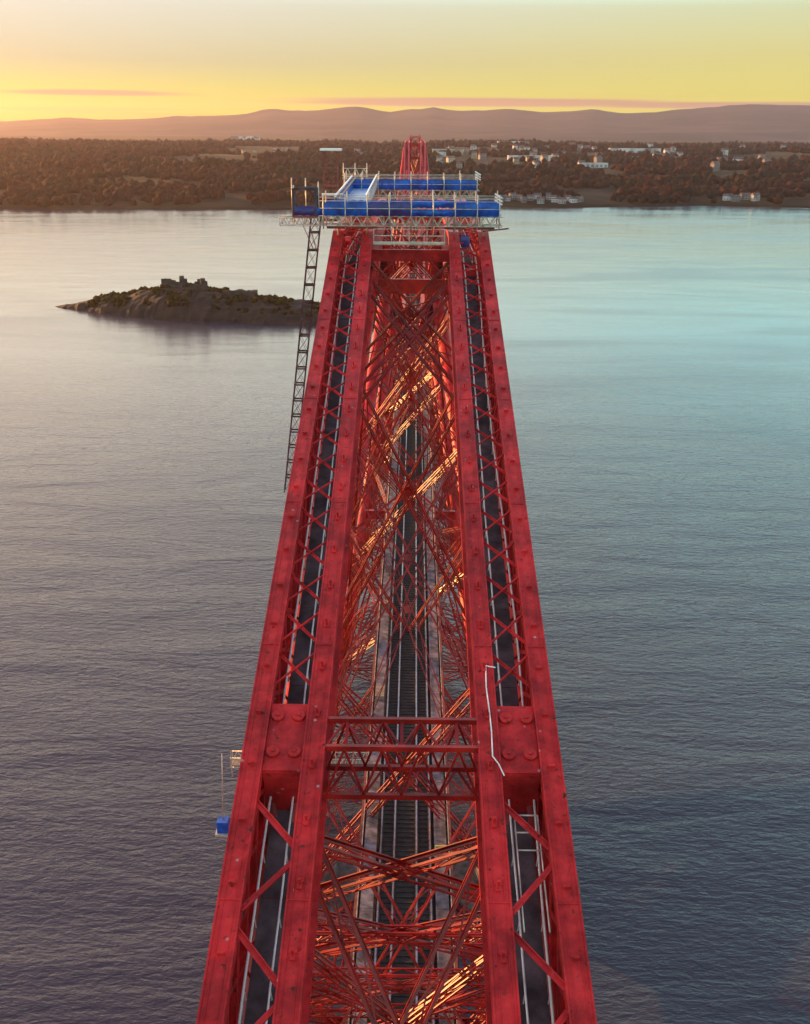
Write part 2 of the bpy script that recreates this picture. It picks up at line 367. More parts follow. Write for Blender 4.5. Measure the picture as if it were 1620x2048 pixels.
dr = [0, 2, 6, 12, 20, 35, 55, 80, 110, 150, 200, 260, 320, 400, 480, 560, 660, 780, 900, 1050, 1200, 1400, 1600, 1850, 2100, 2400, 2800, 3300, 3990, 4600, 5400, 6400]
fan_mesh('coastal_land', ul, dr, land_z, M['land'])
def hill_z(x, y):
    ridge = float(np.interp(x * RY / y, px_x, px_z)) + 15 * noise.noise((x * RY / y / 420, 2, 2)) + 9 * noise.noise((x * RY / y / 160, 6, 2))
    k = (y - 6800) / (RY - 6800)
    if k <= 1:
        s = max(0, min(1, k)); s = s ** 1.5
        low = 45 + 70 * max(0, noise.noise((x / 2600, y / 900, 5))) * math.sin(math.pi * min(1, max(0, k)))
        return low * (1 - s) + ridge * s + (16 * noise.noise((x / 700, y / 700, 1)) * (1 - s) * min(1, max(0, k) * 4)) - (3 if k <= 0 else 0)
    return ridge - (y - RY) * 0.08
ul2 = list(np.linspace(-1.4, 1.4, 420))
vs = []; hy = [6800, 7100, 7400, 7700, 8000, 8300, 8600, 8900, 9200, 9500, 9800, 10100, 10400, 10700, 10900, 11000, 11150, 11600, 12600]
for y in hy:
    for u in ul2: vs.append((u * y, y, hill_z(u * y, y)))
nu = len(ul2); b_ = MB()
b_.add(vs, [(j * nu + i, j * nu + i + 1, (j + 1) * nu + i + 1, (j + 1) * nu + i) for j in range(len(hy) - 1) for i in range(nu - 1)], True)
b_.build('hills', M['hill'], kind='structure')

# woodland: thousands of crowns, one mass
def ico(sub):
    import bmesh
    bm = bmesh.new(); bmesh.ops.create_icosphere(bm, subdivisions=sub, radius=1.0)
    v = np.array([x.co[:] for x in bm.verts]); f = np.array([[w.index for w in x.verts] for x in bm.faces]); bm.free()
    return v, f
def scatter(name, pts, sub, material, lo=4.5, hi=8.5):
    v, f = ico(sub); n = len(pts)
    jit = 1 + rng.uniform(-0.28, 0.28, (n, len(v), 1))
    r = lo + (hi - lo) * rng.beta(1.6, 2.6, (n, 1, 1)) * 1.5; sc = np.concatenate([r, r, r * rng.uniform(0.8, 1.3, (n, 1, 1))], axis=2)
    P = np.array(pts)[:, None, :] + v[None] * sc * jit + np.concatenate([np.zeros((n, 1, 2)), sc[:, :, 2:] * 0.55], axis=2)
    Fc = (f[None] + (np.arange(n) * len(v))[:, None, None]).reshape(-1, 3)
    me = bpy.data.meshes.new(name); P = P.reshape(-1, 3)
    me.vertices.add(len(P)); me.vertices.foreach_set('co', P.ravel())
    me.loops.add(Fc.size); me.loops.foreach_set('vertex_index', Fc.ravel().astype(np.int32))
    me.polygons.add(len(Fc)); me.polygons.foreach_set('loop_start', np.arange(0, Fc.size, 3, dtype=np.int32))
    me.polygons.foreach_set('loop_total', np.full(len(Fc), 3, dtype=np.int32))
    me.update(calc_edges=True); me.materials.append(material)
    o = bpy.data.objects.new(name, me); C.objects.link(o); o['kind'] = 'stuff'
    return o
# town clearings
houses = []
def px_to_xy(px, y):      # lateral position of an image column at distance y
    return (px - 831) * (y * 0.9325 + 119 * 0.36) / F_PX + CAMX
near, far = [], []
def clear(x, y):
    for hx, hy_, rr in houses:
        if abs(x - hx) < rr and -75 < y - hy_ < rr: return True
    return False
hs = []   # (px, distance, width, depth, height, rotation, wall, kind)
rr = random.Random(11)
for i in range(15):   # cottages on the shore right of the scaffold
    px = 1006 + i * 11 + rr.uniform(-3, 3); y = shore_y(px_to_xy(px, 1680)) + rr.uniform(22, 60)
    hs.append((px, y, rr.uniform(8, 13), rr.uniform(7, 9), rr.uniform(4.5, 8), rr.uniform(-25, 25), 'wallw', 'shore'))
for i in range(4):
    px = 1455 + i * 17 + rr.uniform(-3, 3); y = shore_y(px_to_xy(px, 1700)) + rr.uniform(25, 70)
    hs.append((px, y, rr.uniform(12, 16), 9, rr.uniform(6, 9), rr.uniform(-25, 25), 'wallw', 'east'))
for i in range(26):   # town behind
    px = rr.uniform(868, 1000) if i < 12 else rr.uniform(1000, 1130); y = rr.uniform(2300, 3300)
    hs.append((px, y, rr.uniform(12, 20), rr.uniform(9, 12), rr.uniform(8, 13), rr.uniform(-30, 30), rr.choice(['wallw', 'wallc']), 'town'))
for i in range(26):
    px = rr.uniform(1130, 1560); y = rr.uniform(2200, 3500)
    hs.append((px, y, rr.uniform(14, 24), rr.uniform(10, 13), rr.uniform(9, 14), rr.uniform(-30, 30), 'wallw', 'right'))
for i in range(7):
    px = rr.uniform(715, 770); y = rr.uniform(2700, 3100)
    hs.append((px, y, rr.uniform(10, 17), 9, rr.uniform(8, 11), rr.uniform(-30, 30), 'wallw', 'mid'))
for i in range(8):
    px = rr.uniform(460, 610); y = rr.uniform(2900, 3300)
    hs.append((px, y, rr.uniform(10, 16), 9, rr.uniform(8, 10), rr.uniform(-30, 30), 'wallc', 'left'))
big = [(1062, 2620, 120, 22, 11, 3, 'long pale flat roofed warehouse on the wooded slope right of the far bridge tower'),
       (1025, 3700, 110, 26, 13, 0, 'long white shed on the crest of the wooded land above the warehouse'),
       (895, 2900, 84, 16, 15, 2, 'cream apartment block with dark window bays beside the far bridge tower'),
       (1265, 3100, 150, 24, 13, 0, 'broad pale shed among the trees at the right, above the dark wood'),
       (1185, 2350, 60, 18, 9, 5, 'low pale hall among scattered white houses right of the warehouse'),
       (492, 5600, 150, 40, 22, 0, 'lone white building on the hazy plain below the hills at the left')]
for a in hs: houses.append((px_to_xy(a[0], a[1]), a[1], a[2] * 0.9 + 7))
for a in big: houses.append((px_to_xy(a[0], a[1]), a[1], a[2] * 0.5 + 10))
i = 0
while len(near) < 5200:
    d = random.uniform(14, 620) ** 1.0; u = random.uniform(-0.62, 0.62); y = 1640 + d; x = u * y; y = d + shore_y(x)
    if d < 60 and random.random() < 0.35: continue
    if noise.noise((x / 120, y / 120, 9)) < -0.22 or noise.noise((x / 330, y / 60, 4)) < -0.42: continue
    if clear(x, y): continue
    near.append((x, y, land_z(x, y)))
while len(far) < 16000:
    d = random.uniform(560, 3400); u = random.uniform(-0.62, 0.62); y = 1640 + d; x = u * y
    y = d + shore_y(x)
    if noise.noise((x / 300, y / 200, 2)) < -0.10 or noise.noise((x / 90, y / 160, 6)) < -0.35: continue
    if clear(x, y): continue
    far.append((x, y, land_z(x, y)))
scatter('shore_wood', near, 2, M['tree'], 4.0, 8.0)
scatter('hillside_wood', far, 1, M['tree'], 5, 10)

def gable(b_, w, d, h):
    b_.box(-w / 2, w / 2, -d / 2, d / 2, -4, h)
def make_house(name, x, y, w, d, h, rot, wall, label, cat, group, flat=False, bays=0):
    z = land_z(x, y)
    root = thing(name, (x, y, z), label, cat, group)
    rz = Matrix.Translation((x, y, z)) @ Matrix.Rotation(R(rot), 4, 'Z')
    def tr(b2): b2.v = [tuple(rz @ Vector(v)) for v in b2.v]; return b2
    b2 = MB(); b2.box(-w / 2, w / 2, -d / 2, d / 2, -5, h); tr(b2).build('wall', M[wall], root)
    b2 = MB()
    if flat:
        b2.box(-w / 2 - .5, w / 2 + .5, -d / 2 - .5, d / 2 + .5, h + 0.01, h + 0.9); tr(b2).build('roof', M['wallw'], root)
    else:
        rh = d * 0.42
        b2.add([(-w / 2 - .4, -d / 2 - .4, h), (w / 2 + .4, -d / 2 - .4, h), (w / 2 + .4, d / 2 + .4, h), (-w / 2 - .4, d / 2 + .4, h), (-w / 2 - .4, 0, h + rh), (w / 2 + .4, 0, h + rh)],
               [(3, 2, 1, 0), (0, 1, 5, 4), (2, 3, 4, 5), (1, 2, 5), (3, 0, 4)])
        tr(b2).build('roof', M['roof'], root)
    rows = (1.2,) if h < 7 else (1.2, 4.4)
    for k in range(bays):
        for zb in rows:
            xx = -w / 2 + (k + 0.5) * w / bays; ww_ = 0.75 if not flat else w / bays * 0.28
            b2 = MB(); b2.box(xx - ww_, xx + ww_, -d / 2 - 0.08, -d / 2 + 0.1, zb, zb + 1.6); tr(b2).build('window', M['glass'], root)
    if not flat and w > 9:
        b2 = MB(); b2.box(w / 2 - 1.6, w / 2 - 0.7, -0.5, 0.5, h + 1, h + d * 0.42 + 1.1); tr(b2).build('chimney', M['stone'], root)
    return root
lab = {'shore': ('white cottage in the row along the far shore right of the blue scaffold', 'white cottages in a row along the far shore'),
       'east': ('white house on the far shore near the right edge of the view', 'white houses on the far shore at the right edge'),
       'town': ('small pale house among trees near the far bridge tower', 'pale houses among trees near the far bridge tower'),
       'right': ('white house scattered in the autumn woods on the right', 'white houses scattered in the woods on the right'),
       'mid': ('tiny white house in the woods above the blue scaffold ramp', 'tiny white houses in the woods above the blue ramp'),
       'left': ('small cream house on the wooded ridge left of the hoist mast', 'cream houses on the wooded ridge at the left')}
ORD = ['first', 'second', 'third', 'fourth', 'fifth', 'sixth', 'seventh', 'eighth', 'ninth', 'tenth', 'eleventh', 'twelfth', 'thirteenth', 'fourteenth', 'fifteenth']
hs.sort(key=lambda a: a[0]); cnt = {}
for a in hs:
    L = list(lab[a[7]]); cnt[a[7]] = cnt.get(a[7], -1) + 1
    if a[7] in ('shore', 'east', 'mid', 'left'): L[0] = ORD[cnt[a[7]]] + ' from left: ' + L[0].replace(' in the row along', ' on').replace(' right of the blue scaffold', '').replace('on the wooded ridge left of', 'left of')
    make_house('house', px_to_xy(a[0], a[1]), a[1], a[2], a[3], a[4], a[5], a[6], L[0], 'house', L[1], bays=3)
for k, a in enumerate(big):
    make_house(['warehouse', 'shed', 'apartment_block', 'shed', 'hall', 'building'][k], px_to_xy(a[0], a[1]), a[1], a[2], a[3], a[4], a[5], 'wallc' if k == 2 else 'wallw', a[6],
               ['warehouse', 'shed', 'apartment block', 'shed', 'hall', 'building'][k], None, flat=True, bays=9 if k == 2 else 6)

# ------------------------------------------------------------------ island with ruined fort
ax0, ax1 = Vector((-252, 702)), Vector((28, 648))
adir = (ax1 - ax0); AL = adir.length; adir.normalize(); anrm = Vector((-adir.y, adir.x))
_t = [0, .04, .12, .20, .27, .33, .41, .52, .66, .85, 1.0]
_h = [0, 2.5, 7, 11, 15.5, 17.5, 15.5, 11.5, 8.5, 5.5, 4.5]
_w = [2, 7, 15, 22, 28, 32, 34, 32, 28, 24, 22]
vs = []; NT, NW = 150, 46
for i in range(NT + 1):
    tt = -0.02 + 1.04 * i / NT
    hh = float(np.interp(tt, _t, _h)); ww = float(np.interp(tt, _t, _w)) + 3.5 * noise.noise((tt * 22, 0, 3)) + 2 * noise.noise((tt * 70, 4, 3))
    for j in range(NW + 1):
        s_ = -1.35 + 2.7 * j / NW
        c = ax0 + adir * (tt * AL) + anrm * (s_ * ww)
        prof_ = max(-0.2, 1 - abs(s_) ** 1.7) 
        z = hh * (prof_ ** 0.75 if prof_ > 0 else prof_)
        if z > 0.3: z += (1.8 * noise.noise((c.x / 12, c.y / 12, 1)) + 1.0 * noise.noise((c.x / 4, c.y / 4, 5))) * min(1, z / 3)
        if tt < 0 or tt > 1: z = -1
        vs.append((c.x, c.y, z if z > 0.02 else -1.0))
b_ = MB(); nw = NW + 1
b_.add(vs, [(j * nw + i, (j + 1) * nw + i, (j + 1) * nw + i + 1, j * nw + i + 1) for j in range(NT) for i in range(NW)], False)
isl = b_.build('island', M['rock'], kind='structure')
def isl_z(x, y):
    c = Vector((x, y)) - ax0; tt = c.dot(adir) / AL; s_ = c.dot(anrm) / float(np.interp(tt, _t, _w))
    return float(np.interp(tt, _t, _h)) * max(0, 1 - abs(s_) ** 1.7) ** 0.75
# turf tufts on the island
pts = []
while len(pts) < 900:
    tt = random.uniform(0.1, 0.98); s_ = random.uniform(-0.75, 0.75)
    if noise.noise((tt * 18, s_ * 3, 8)) < -0.05: continue
    c = ax0 + adir * (tt * AL) + anrm * (s_ * float(np.interp(tt, _t, _w)))
    pts.append((c.x, c.y, isl_z(c.x, c.y) - 1.0))
scatter('island_scrub', pts, 1, M['grass'], 0.8, 2.2)
def ruin(name, tt, s_, L, Wd, H, label, tower=0):
    c = ax0 + adir * (tt * AL) + anrm * (s_ * 20); z = isl_z(c.x, c.y) - 1.5
    root = thing(name, (c.x, c.y, z), label, 'ruin')
    ang = math.atan2(adir.y, adir.x)
    rz = Matrix.Translation((c.x, c.y, z)) @ Matrix.Rotation(ang, 4, 'Z')
    segs = [((-L / 2, -Wd / 2), (L / 2, -Wd / 2)), ((L / 2 - .5, -Wd / 2 + .7), (L / 2 - .5, Wd / 2 - .7)), ((-L / 2, Wd / 2), (L / 2, Wd / 2)), ((-L / 2 + .5, -Wd / 2 + .7), (-L / 2 + .5, Wd / 2 - .7))]
    for (a, c2) in segs:     # broken wall tops
        b2 = MB(); a = Vector(a); c2 = Vector(c2); n = max(3, int((c2 - a).length / 1.6)); d = (c2 - a) / n
        top = H
        for k in range(n):
            top = max(H * 0.5, min(H * 1.15, top + random.uniform(-1, 1) * H * 0.18))
            p = a + d * k; q = a + d * (k + 1)
            b2.bar((p.x, p.y, top / 2), (q.x, q.y, top / 2), 1.0, top)
        b2.v = [tuple(rz @ Vector(v)) for v in b2.v]; b2.build('wall', M['ruin'], root)
    if tower:
        b2 = MB(); b2.tube((L / 2 - 2, 0, 0), (L / 2 - 2, 0, tower), 2.1, 1.6, 12); b2.v = [tuple(rz @ Vector(v)) for v in b2.v]
        b2.build('turret', M['ruin'], root)
    return root
ruin('ruined_fort', 0.315, 0.1, 15, 8, 6.0, 'dark ruined stone fort, left peak on the crest of the island', 8.5)
ruin('ruined_tower', 0.385, 0.0, 7, 6, 6.5, 'squat ruined tower with a turret right of the ruined fort', 8.5)
ruin('ruined_wall', 0.48, 0.1, 22, 7, 4.0, 'long broken wall stepping down the right flank of the island')
ruin('ruined_hut', 0.14, 0.0, 6, 5, 2.6, 'small roofless hut near the low left tip of the island')
ruin('ruined_battery', 0.66, 0.0, 12, 7, 2.4, 'low ruined battery on the flat right end of the island')

# ------------------------------------------------------------------ the bridge
TOPZ = 110.5; DECK = 48.0
NODES = [0, 53.5, 98, 135, 163, 186, 207]
TZ = [110.5, 94.3, 80.0, 70.5, 64.0, 59.5, 56.5]
BZ = [5.0, 10.5, 20.0, 28.5, 35.0, 40.0, 43.0]
BH = [18.3 - 13.5 * d / 207 for d in NODES]
def THn(near, i):   # half width at the top
    return 5.05 if (near and i <= 2) else 5.05 - 1.7 * NODES[i] / 207
PW = 1.29   # flange centre offset

class Lace:
    def __init__(s, root, mx): s.root = root; s.n = 0; s.mx = mx; s.mb = MB(); s.m = M['red_shaded']
    def girder(s, name, p, q, w, h, up, n, ca, la, parent=None, indiv=False, double=False):
        b2 = MB(); b2.lattice(p, q, w, h, up, n, ca, la, lace=False)
        part = b2.build(name, s.m, parent or s.root)
        p = Vector(p); q = Vector(q); x = (q - p).normalized(); y = Vector(up).cross(x)
        if y.length < 1e-4: y = Vector((1, 0, 0)).cross(x)
        y.normalize(); z = x.cross(y)
        cs = [y * (a * (w - ca) / 2) + z * (c * (h - ca) / 2) for a, c in ((-1, -1), (1, -1), (1, 1), (-1, 1))]
        for k in range(4):
            nn = (cs[k] + cs[(k + 1) % 4]).normalized()
            for a, c in lace_pts(p, q, cs[k], cs[(k + 1) % 4], n, k, double):
                if indiv and s.n < s.mx and not parent:
                    barobj('lacing_bar', a + nn * 0.01, c + nn * 0.01, la, 0.035, nn, s.m, part); s.n += 1
                else: s.mb.bar(a, c, la, 0.03, nn)
        return part
    def done(s):
        if s.mb.v: s.mb.build('lacing', s.m, s.root, kind='stuff')

def cross(L, P0, P1, Q0, Q1, n, w=1.1, h=0.9, ca=0.15, la=0.09, indiv=False, cap=0):
    """X of two lattice arms in the plane P0(left top) P1(right top) Q0(left bottom) Q1(right bottom)"""
    P0, P1, Q0, Q1 = map(Vector, (P0, P1, Q0, Q1))
    nrm = (P1 - P0).cross(Q0 - P0).normalized()
    if nrm.z < 0: nrm = -nrm
    L.girder('cross_brace', P0, Q1, w, h, nrm, n, ca, la, indiv=indiv)
    L.girder('cross_brace', P1 + nrm * 0.06, Q0 + nrm * 0.06, w, h, nrm, n, ca, la, indiv=indiv)
    if cap:
        for a, c2 in ((P0, Q1), (P1 + nrm * 0.06, Q0 + nrm * 0.06)):
            sd_ = nrm.cross((c2 - a).normalized()); sd_ = sd_ if sd_.z > 0 else -sd_
            b2 = MB(); o2 = sd_ * (w / 2) + nrm * (h / 2 + 0.05); b2.bar(a + o2, c2 + o2, cap, 0.05, nrm); b2.build('cap_plate', M['red_shaded'], L.root)
    wp, wq = (P1 - P0).length, (Q1 - Q0).length
    c = P0.lerp(Q1, wp / (wp + wq)); dd = (Q1 - P0).normalized()
    b2 = MB()
    for s_ in (1, -1):
        b2 = MB(); b2.bar(c - dd * 0.32 + nrm * s_ * (h / 2 + 0.09), c + dd * 0.32 + nrm * s_ * (h / 2 + 0.09), 0.5, 0.04, nrm)
        b2.build('gusset_plate', M['red_shaded'], L.root)

def top_chord(root, side, y0, z0, h0, y1, z1, h1, level, single=False):
    """one bay of a box chord. side -1 left, +1 right; (y0,z0) lower end, (y1,z1) upper end.  level 2 = fully piece by piece"""
    cx0, cx1 = side * h0, side * h1
    p = Vector((cx0, y0, z0)); q = Vector((cx1, y1, z1)); d = (q - p).normalized(); up = Vector((1, 0, 0)).cross(d)
    if up.z < 0: up = -up
    X = Vector((1, 0, 0)); Lg = (q - p).length
    ch = MB()
    # plate web behind the outer lattice and lower flanges make the body of the chord
    o_ = side
    ch.bar(p + X * (o_ * (PW + 0.30)) - up * 1.75, q + X * (o_ * (PW + 0.30)) - up * 1.75, 0.05, 2.35, up)
    for s_ in (-1, 1):
        ch.bar(p + X * (s_ * PW) - up * 3.2, q + X * (s_ * PW) - up * 3.2, 0.90, 0.40, up)
    part = ch.build('top_chord', M['red'], root)
    for s_ in (-1, 1):
        fl = MB(); a, c = p + X * (s_ * PW), q + X * (s_ * PW)
        fl.bar(a - up * 0.275, c - up * 0.275, 0.93, 0.55, up)
        if level == 2:
            for e_ in (-0.22, 0.22): fl.bar(a + X * e_ + up * 0.012, c + X * e_ + up * 0.012, 0.03, 0.024, up)
            for e_ in (-0.43, 0.43): fl.bar(a + X * e_ + up * 0.02, c + X * e_ + up * 0.02, 0.07, 0.04, up)
            k = 5.6
            while k < Lg:
                fl.bar(a + d * k + up * 0.018, a + d * (k + 0.05) + up * 0.018, 0.90, 0.036, up); k += 11.2
        fl.build('flange', M['red'], part)
    n = max(2, round(Lg / 2.8)); st = Lg / n
    lm = MB()
    for i in range(n):
        a = p + d * (i * st); c = p + d * ((i + 1) * st)
        for s_ in () if (level == 2 and i == (n - 1 if single else 0)) else (((-1, 1)[i % 2],) if single else (-1, 1)):   # top X lacing
            u0 = a + X * (s_ * 0.86) + d * st * 0.14 - up * (0.12 + 0.02 * s_); u1 = a + X * (-s_ * 0.86) + d * st * 0.86 - up * (0.12 + 0.02 * s_)
            w0 = u0 - up * 2.95; w1 = u1 - up * 2.95
            if level == 2: barobj('lattice_bar', u0, u1, 0.24 if single else 0.12, 0.10, up, M['red'], part, 'angle')
            else: lm.bar(u0, u1, 0.12, 0.05, up)
            lm.bar(w0, w1, 0.12, 0.05, up)
        for s_ in (-1, 1):   # side X lacing
            for k in (0, 1):
                zz = (-0.55, -3.0) if k == 0 else (-3.0, -0.55)
                xo = s_ * (PW - 0.42) - (0.015 if k else 0) * s_
                u0 = a + X * xo + up * zz[0] + d * st * 0.08; u1 = a + X * xo + up * zz[1] + d * st * 0.92
                if level == 2: barobj('web_bar', u0, u1, 0.20, 0.06, X, M['red'], part, 'box')
                else: lm.bar(u0, u1, 0.16, 0.05, X)
        if level == 2:
            j = a + d * st * 0.5
            barobj('bracket', j + X * (side * PW) - d * 0.06 + up * 0.09, j + X * (side * PW) + d * 0.06 + up * 0.09, 0.26, 0.18, up, M['red'], part)
            j2 = j - X * (side * PW)
            b2 = MB(); b2.bar(j2 - d * 0.22 + up * 0.05, j2 + d * 0.10 + up * 0.05, 0.20, 0.10, up); b2.bar(j2 - up * 0.0, j2 + up * 0.42, 0.10, 0.09, d)
            b2.bar(j2 + up * 0.0 + d * .08, j2 + d * 0.30 + up * 0.03, 0.30, 0.06, up)
            b2.build('bracket', M['red'], part)
    lm.build('chord_lacing', M['red'], part, kind='stuff')
    # inspection walkway inside the chord
    wk = MB(); k = 0; a = p - up * 2.86
    nseg = max(2, round(Lg / 5.6))
    if level >= 1:
        for i in range(nseg):
            s0 = a + d * (Lg * i / nseg + 0.02); s1 = a + d * (Lg * (i + 1) / nseg - 0.02)
            off = X * (-side * 0.12)
            if level == 2: barobj('walkway_plate', s0 + off, s1 + off, 1.42, 0.05, up, M['plate'], part)
            else: wk.bar(s0 + off, s1 + off, 1.28, 0.05, up)
        if wk.v: wk.build('walkway', M['plate'], part)
        for xo, rad in ((side * 0.60, 0.055), (-side * 0.36, 0.045)):
            hr = MB(); prev = None
            seg = int(Lg / 1.4)
            for i in range(seg + 1):
                w_ = 0.05 * noise.noise((i * 0.35, xo, side * 3)) + (0.10 * math.sin(i * 0.22) if (side > 0 and xo > 0 and level == 2) else 0)
                pt = a + d * (Lg * i / seg) + X * (xo + w_) + up * 0.95
                if prev is not None: hr.tube(prev, pt, rad, n=6, cap=False)
                prev = pt
                if i % 2 == 0: hr.bar(pt - up * 0.93, pt, 0.04, 0.04, d)
            hr.build('handrail', M['white'], part)
    return part

def cantilever(y0, y1, label, near_level, tower_level, far_level, indiv=0, thick_near=False, group=None, nb=6, fb=6):
    root = thing('cantilever_tower', (0, (y0 + y1) / 2, 0), label, 'bridge')
    L = Lace(root, indiv)
    # columns, tower top chords, piers
    for yy in (y0, y1):
        for s_ in (-1, 1):
            b2 = MB(); b2.tube((s_ * 18.3, yy, 4), (s_ * 5.4, yy, TOPZ - 3.0), 1.9, 1.9, 20)
            col = b2.build('column', M['red'], root)
            for k in range(8 if tower_level > 0 else 0):
                f = 0.05 + k * 0.12; c = Vector((s_ * 18.3, yy, 4)).lerp(Vector((s_ * 5.4, yy, TOPZ - 3.0)), f); d_ = Vector((-s_ * 13.25, 0, TOPZ - 7.2)).normalized()
                b3 = MB(); b3.tube(c, c + d_ * 0.35, 1.97, 1.97, 20); b3.build('stiffening_ring', M['red'], col)
            b2 = MB(); b2.tube((s_ * 18.6, yy, -1), (s_ * 18.6, yy, 1.5), 11.0, 10.4, 32); b2.tube((s_ * 18.6, yy, 1.5), (s_ * 18.6, yy, 4.6), 7.4, 7.0, 32)
            b2.build('pier', M['stone'], root)
    for s_ in (-1, 1):
        top_chord(root, s_, y0, TOPZ, 5.05, y1, TOPZ, 5.05, min(tower_level, 1))
        # bottom horizontal tube
        b2 = MB(); b2.tube((s_ * 18.3, y0, 5.5), (s_ * 18.3, y1, 5.5), 1.8, n=16); b2.build('bottom_tube', M['red'], root)
        # tower side X tubes
        for a, c in ((y0, y1), (y1, y0)):
            b2 = MB(); b2.tube((s_ * 18.0, a, 7), (s_ * 5.3, c, TOPZ - 4), 1.2, n=14); b2.build('side_diagonal', M['red'], root)
    # cross girders over the tower top
    for yy in (y0 + 0.6, y1 - 0.6):
        b2 = MB(); b2.bar((-3.7, yy, TOPZ - 2.1), (3.7, yy, TOPZ - 2.1), 0.5, 1.0); b2.build('cross_girder', M['red'], root)
    def hwid(z): return 5.05 + (18.3 - 5.05) * (TOPZ - 3.2 - z) / (TOPZ - 7.2)
    # tower face bracing
    for yy, zs in ((y0, (TOPZ - 2.6, 97.5, 67, 36, 8)), (y1, (TOPZ - 2.6, 99, 64, 19))):
        for i in range(len(zs) - 1):
            a, c = hwid(zs[i]) - 0.8, hwid(zs[i + 1]) - 0.8
            if tower_level > 0 or i < 1:
                cross(L, (-a, yy, zs[i]), (a, yy, zs[i]), (-c, yy, zs[i + 1]), (c, yy, zs[i + 1]), 14 if i else 7, w=1.25, h=1.0, ca=0.16, la=0.09, indiv=(yy == y0 and i == 1))
            else:
                b2 = MB(); b2.bar((-a, yy, zs[i]), (c, yy, zs[i + 1]), 1, 1); b2.bar((a, yy + .02, zs[i]), (-c, yy + .02, zs[i + 1]), 1, 1); b2.build('cross_brace', M['red_shaded'], root)
            if i == 3 and yy == y1: L.girder('cross_girder', (-a, yy, zs[i]), (a, yy, zs[i]), 1.2, 1.4, (0, 0, 1), 10, 0.22, 0.12)
    b2 = MB(); b2.bar((-hwid(99), y1, 99.3), (hwid(99), y1, 99.3), 0.5, 1.9); b2.build('cross_girder', M['red_shaded'], root)
    # the two arms
    for sgn, level, base, nbay in ((-1, near_level, y0, nb), (1, far_level, y1, fb)):
        nr = (sgn == -1 and near_level == 2)
        for i in range(nbay):
            ya, yb = base + sgn * NODES[i], base + sgn * NODES[i + 1]
            ta, tb = THn(nr, i), THn(nr, i + 1)
            for s_ in (-1, 1):
                lvl = level if (level < 2 or i < 2) else 1
                if sgn < 0 and i >= 3 and level == 2: lvl = 0
                top_chord(root, s_, yb, TZ[i + 1], tb, ya, TZ[i], ta, lvl, single=(nr and i == 1))
                # bottom chord tube
                b2 = MB(); b2.tube((s_ * BH[i], ya, BZ[i]), (s_ * BH[i + 1], yb, BZ[i + 1]), 1.83 - 0.15 * i, 1.83 - 0.15 * (i + 1), 16); b2.build('bottom_tube', M['red'], root)
                # strut (tube) bottom i -> top i+1
                b2 = MB(); b2.tube((s_ * BH[i], ya, BZ[i]), (s_ * tb, yb, TZ[i + 1] - 3.0), 1.22 - 0.1 * i, 1.22 - 0.1 * i, 16); b2.build('strut', M['red'], root)
                # tie (lattice) top i -> bottom i+1
                L.girder('tie', (s_ * ta, ya, TZ[i] - 3.0), (s_ * BH[i + 1], yb, BZ[i + 1]), 2.0 - 0.2 * i, 1.5, (1, 0, 0), 22 if level else 10, 0.36, 0.14)
                if level:   # vertical hangers to the deck side
                    pass
            def onl(A, B, f): return A.lerp(B, f)
            TL, TR = Vector((-ta, ya, TZ[i] - 3)), Vector((ta, ya, TZ[i] - 3)); BL, BR = Vector((-BH[i + 1], yb, BZ[i + 1])), Vector((BH[i + 1], yb, BZ[i + 1]))
            SL, SR = Vector((-tb, yb, TZ[i + 1] - 3)), Vector((tb, yb, TZ[i + 1] - 3)); GL, GR = Vector((-BH[i], ya, BZ[i])), Vector((BH[i], ya, BZ[i]))
            tf = [0.0, 0.13, 0.38, 0.68, 1.0] if i == 0 else [0.0, 0.3, 0.62, 1.0]
            sf = [0.05, 0.175, 0.31, 0.47, 0.70, 0.97] if i == 0 else [0.03, 0.3, 0.62, 0.97]
            if level:
                for k in range(len(tf) - 1):
                    a, c = tf[k], tf[k + 1]; ins = lambda A, B, f: (onl(A, B, f))
                    cross(L, onl(TL, BL, a), onl(TR, BR, a), onl(TL, BL, c), onl(TR, BR, c), 8 + 3 * k, w=1.0, h=0.8, ca=0.13, la=0.08)
                for k in range(len(sf) - 1):
                    a, c = sf[k], sf[k + 1]
                    cross(L, onl(SL, GL, a), onl(SR, GR, a), onl(SL, GL, c), onl(SR, GR, c), 6, w=1.05, h=0.45, ca=0.12, la=0.08, cap=0.34, indiv=(i == 0 and sgn < 0 and k < 3))
                # bottom plan bracing, lattice girders low over the water
                A0, A1, B0, B1 = GL, GR, BL, BR
                for k in range(3 if i < 2 else 2):
                    nn = 3 if i < 2 else 2
                    cross(L, onl(A0, B0, k / nn), onl(A1, B1, k / nn), onl(A0, B0, (k + 1) / nn), onl(A1, B1, (k + 1) / nn), 12, w=1.3, h=1.2, ca=0.16, la=0.1)
                L.girder('cross_girder', B0, B1, 1.2, 1.6, (0, 0, 1), 14, 0.2, 0.12)
                # trestle carrying the railway
                for s_ in (-1, 1):
                    if BZ[i + 1] < DECK - 8: L.girder('trestle', (s_ * BH[i + 1] * 0.9, yb, BZ[i + 1]), (s_ * 4.2, yb, DECK - 3.2), 1.2, 1.2, (0, 1, 0), 12, 0.16, 0.1)
                ym = (ya + yb) / 2; zm = (TZ[i] + BZ[i + 1] + TZ[i + 1] + BZ[i]) / 4 - 1; hm_ = (ta + tb + BH[i] + BH[i + 1]) / 4
                mL, mR = Vector((-hm_, ym, zm)), Vector((hm_, ym, zm))
                if zm > DECK + 6:
                    cross(L, TL.lerp(BL, 0.12), TR.lerp(BR, 0.12), mL, mR, 12, w=0.9, h=0.7, ca=0.09, la=0.06)
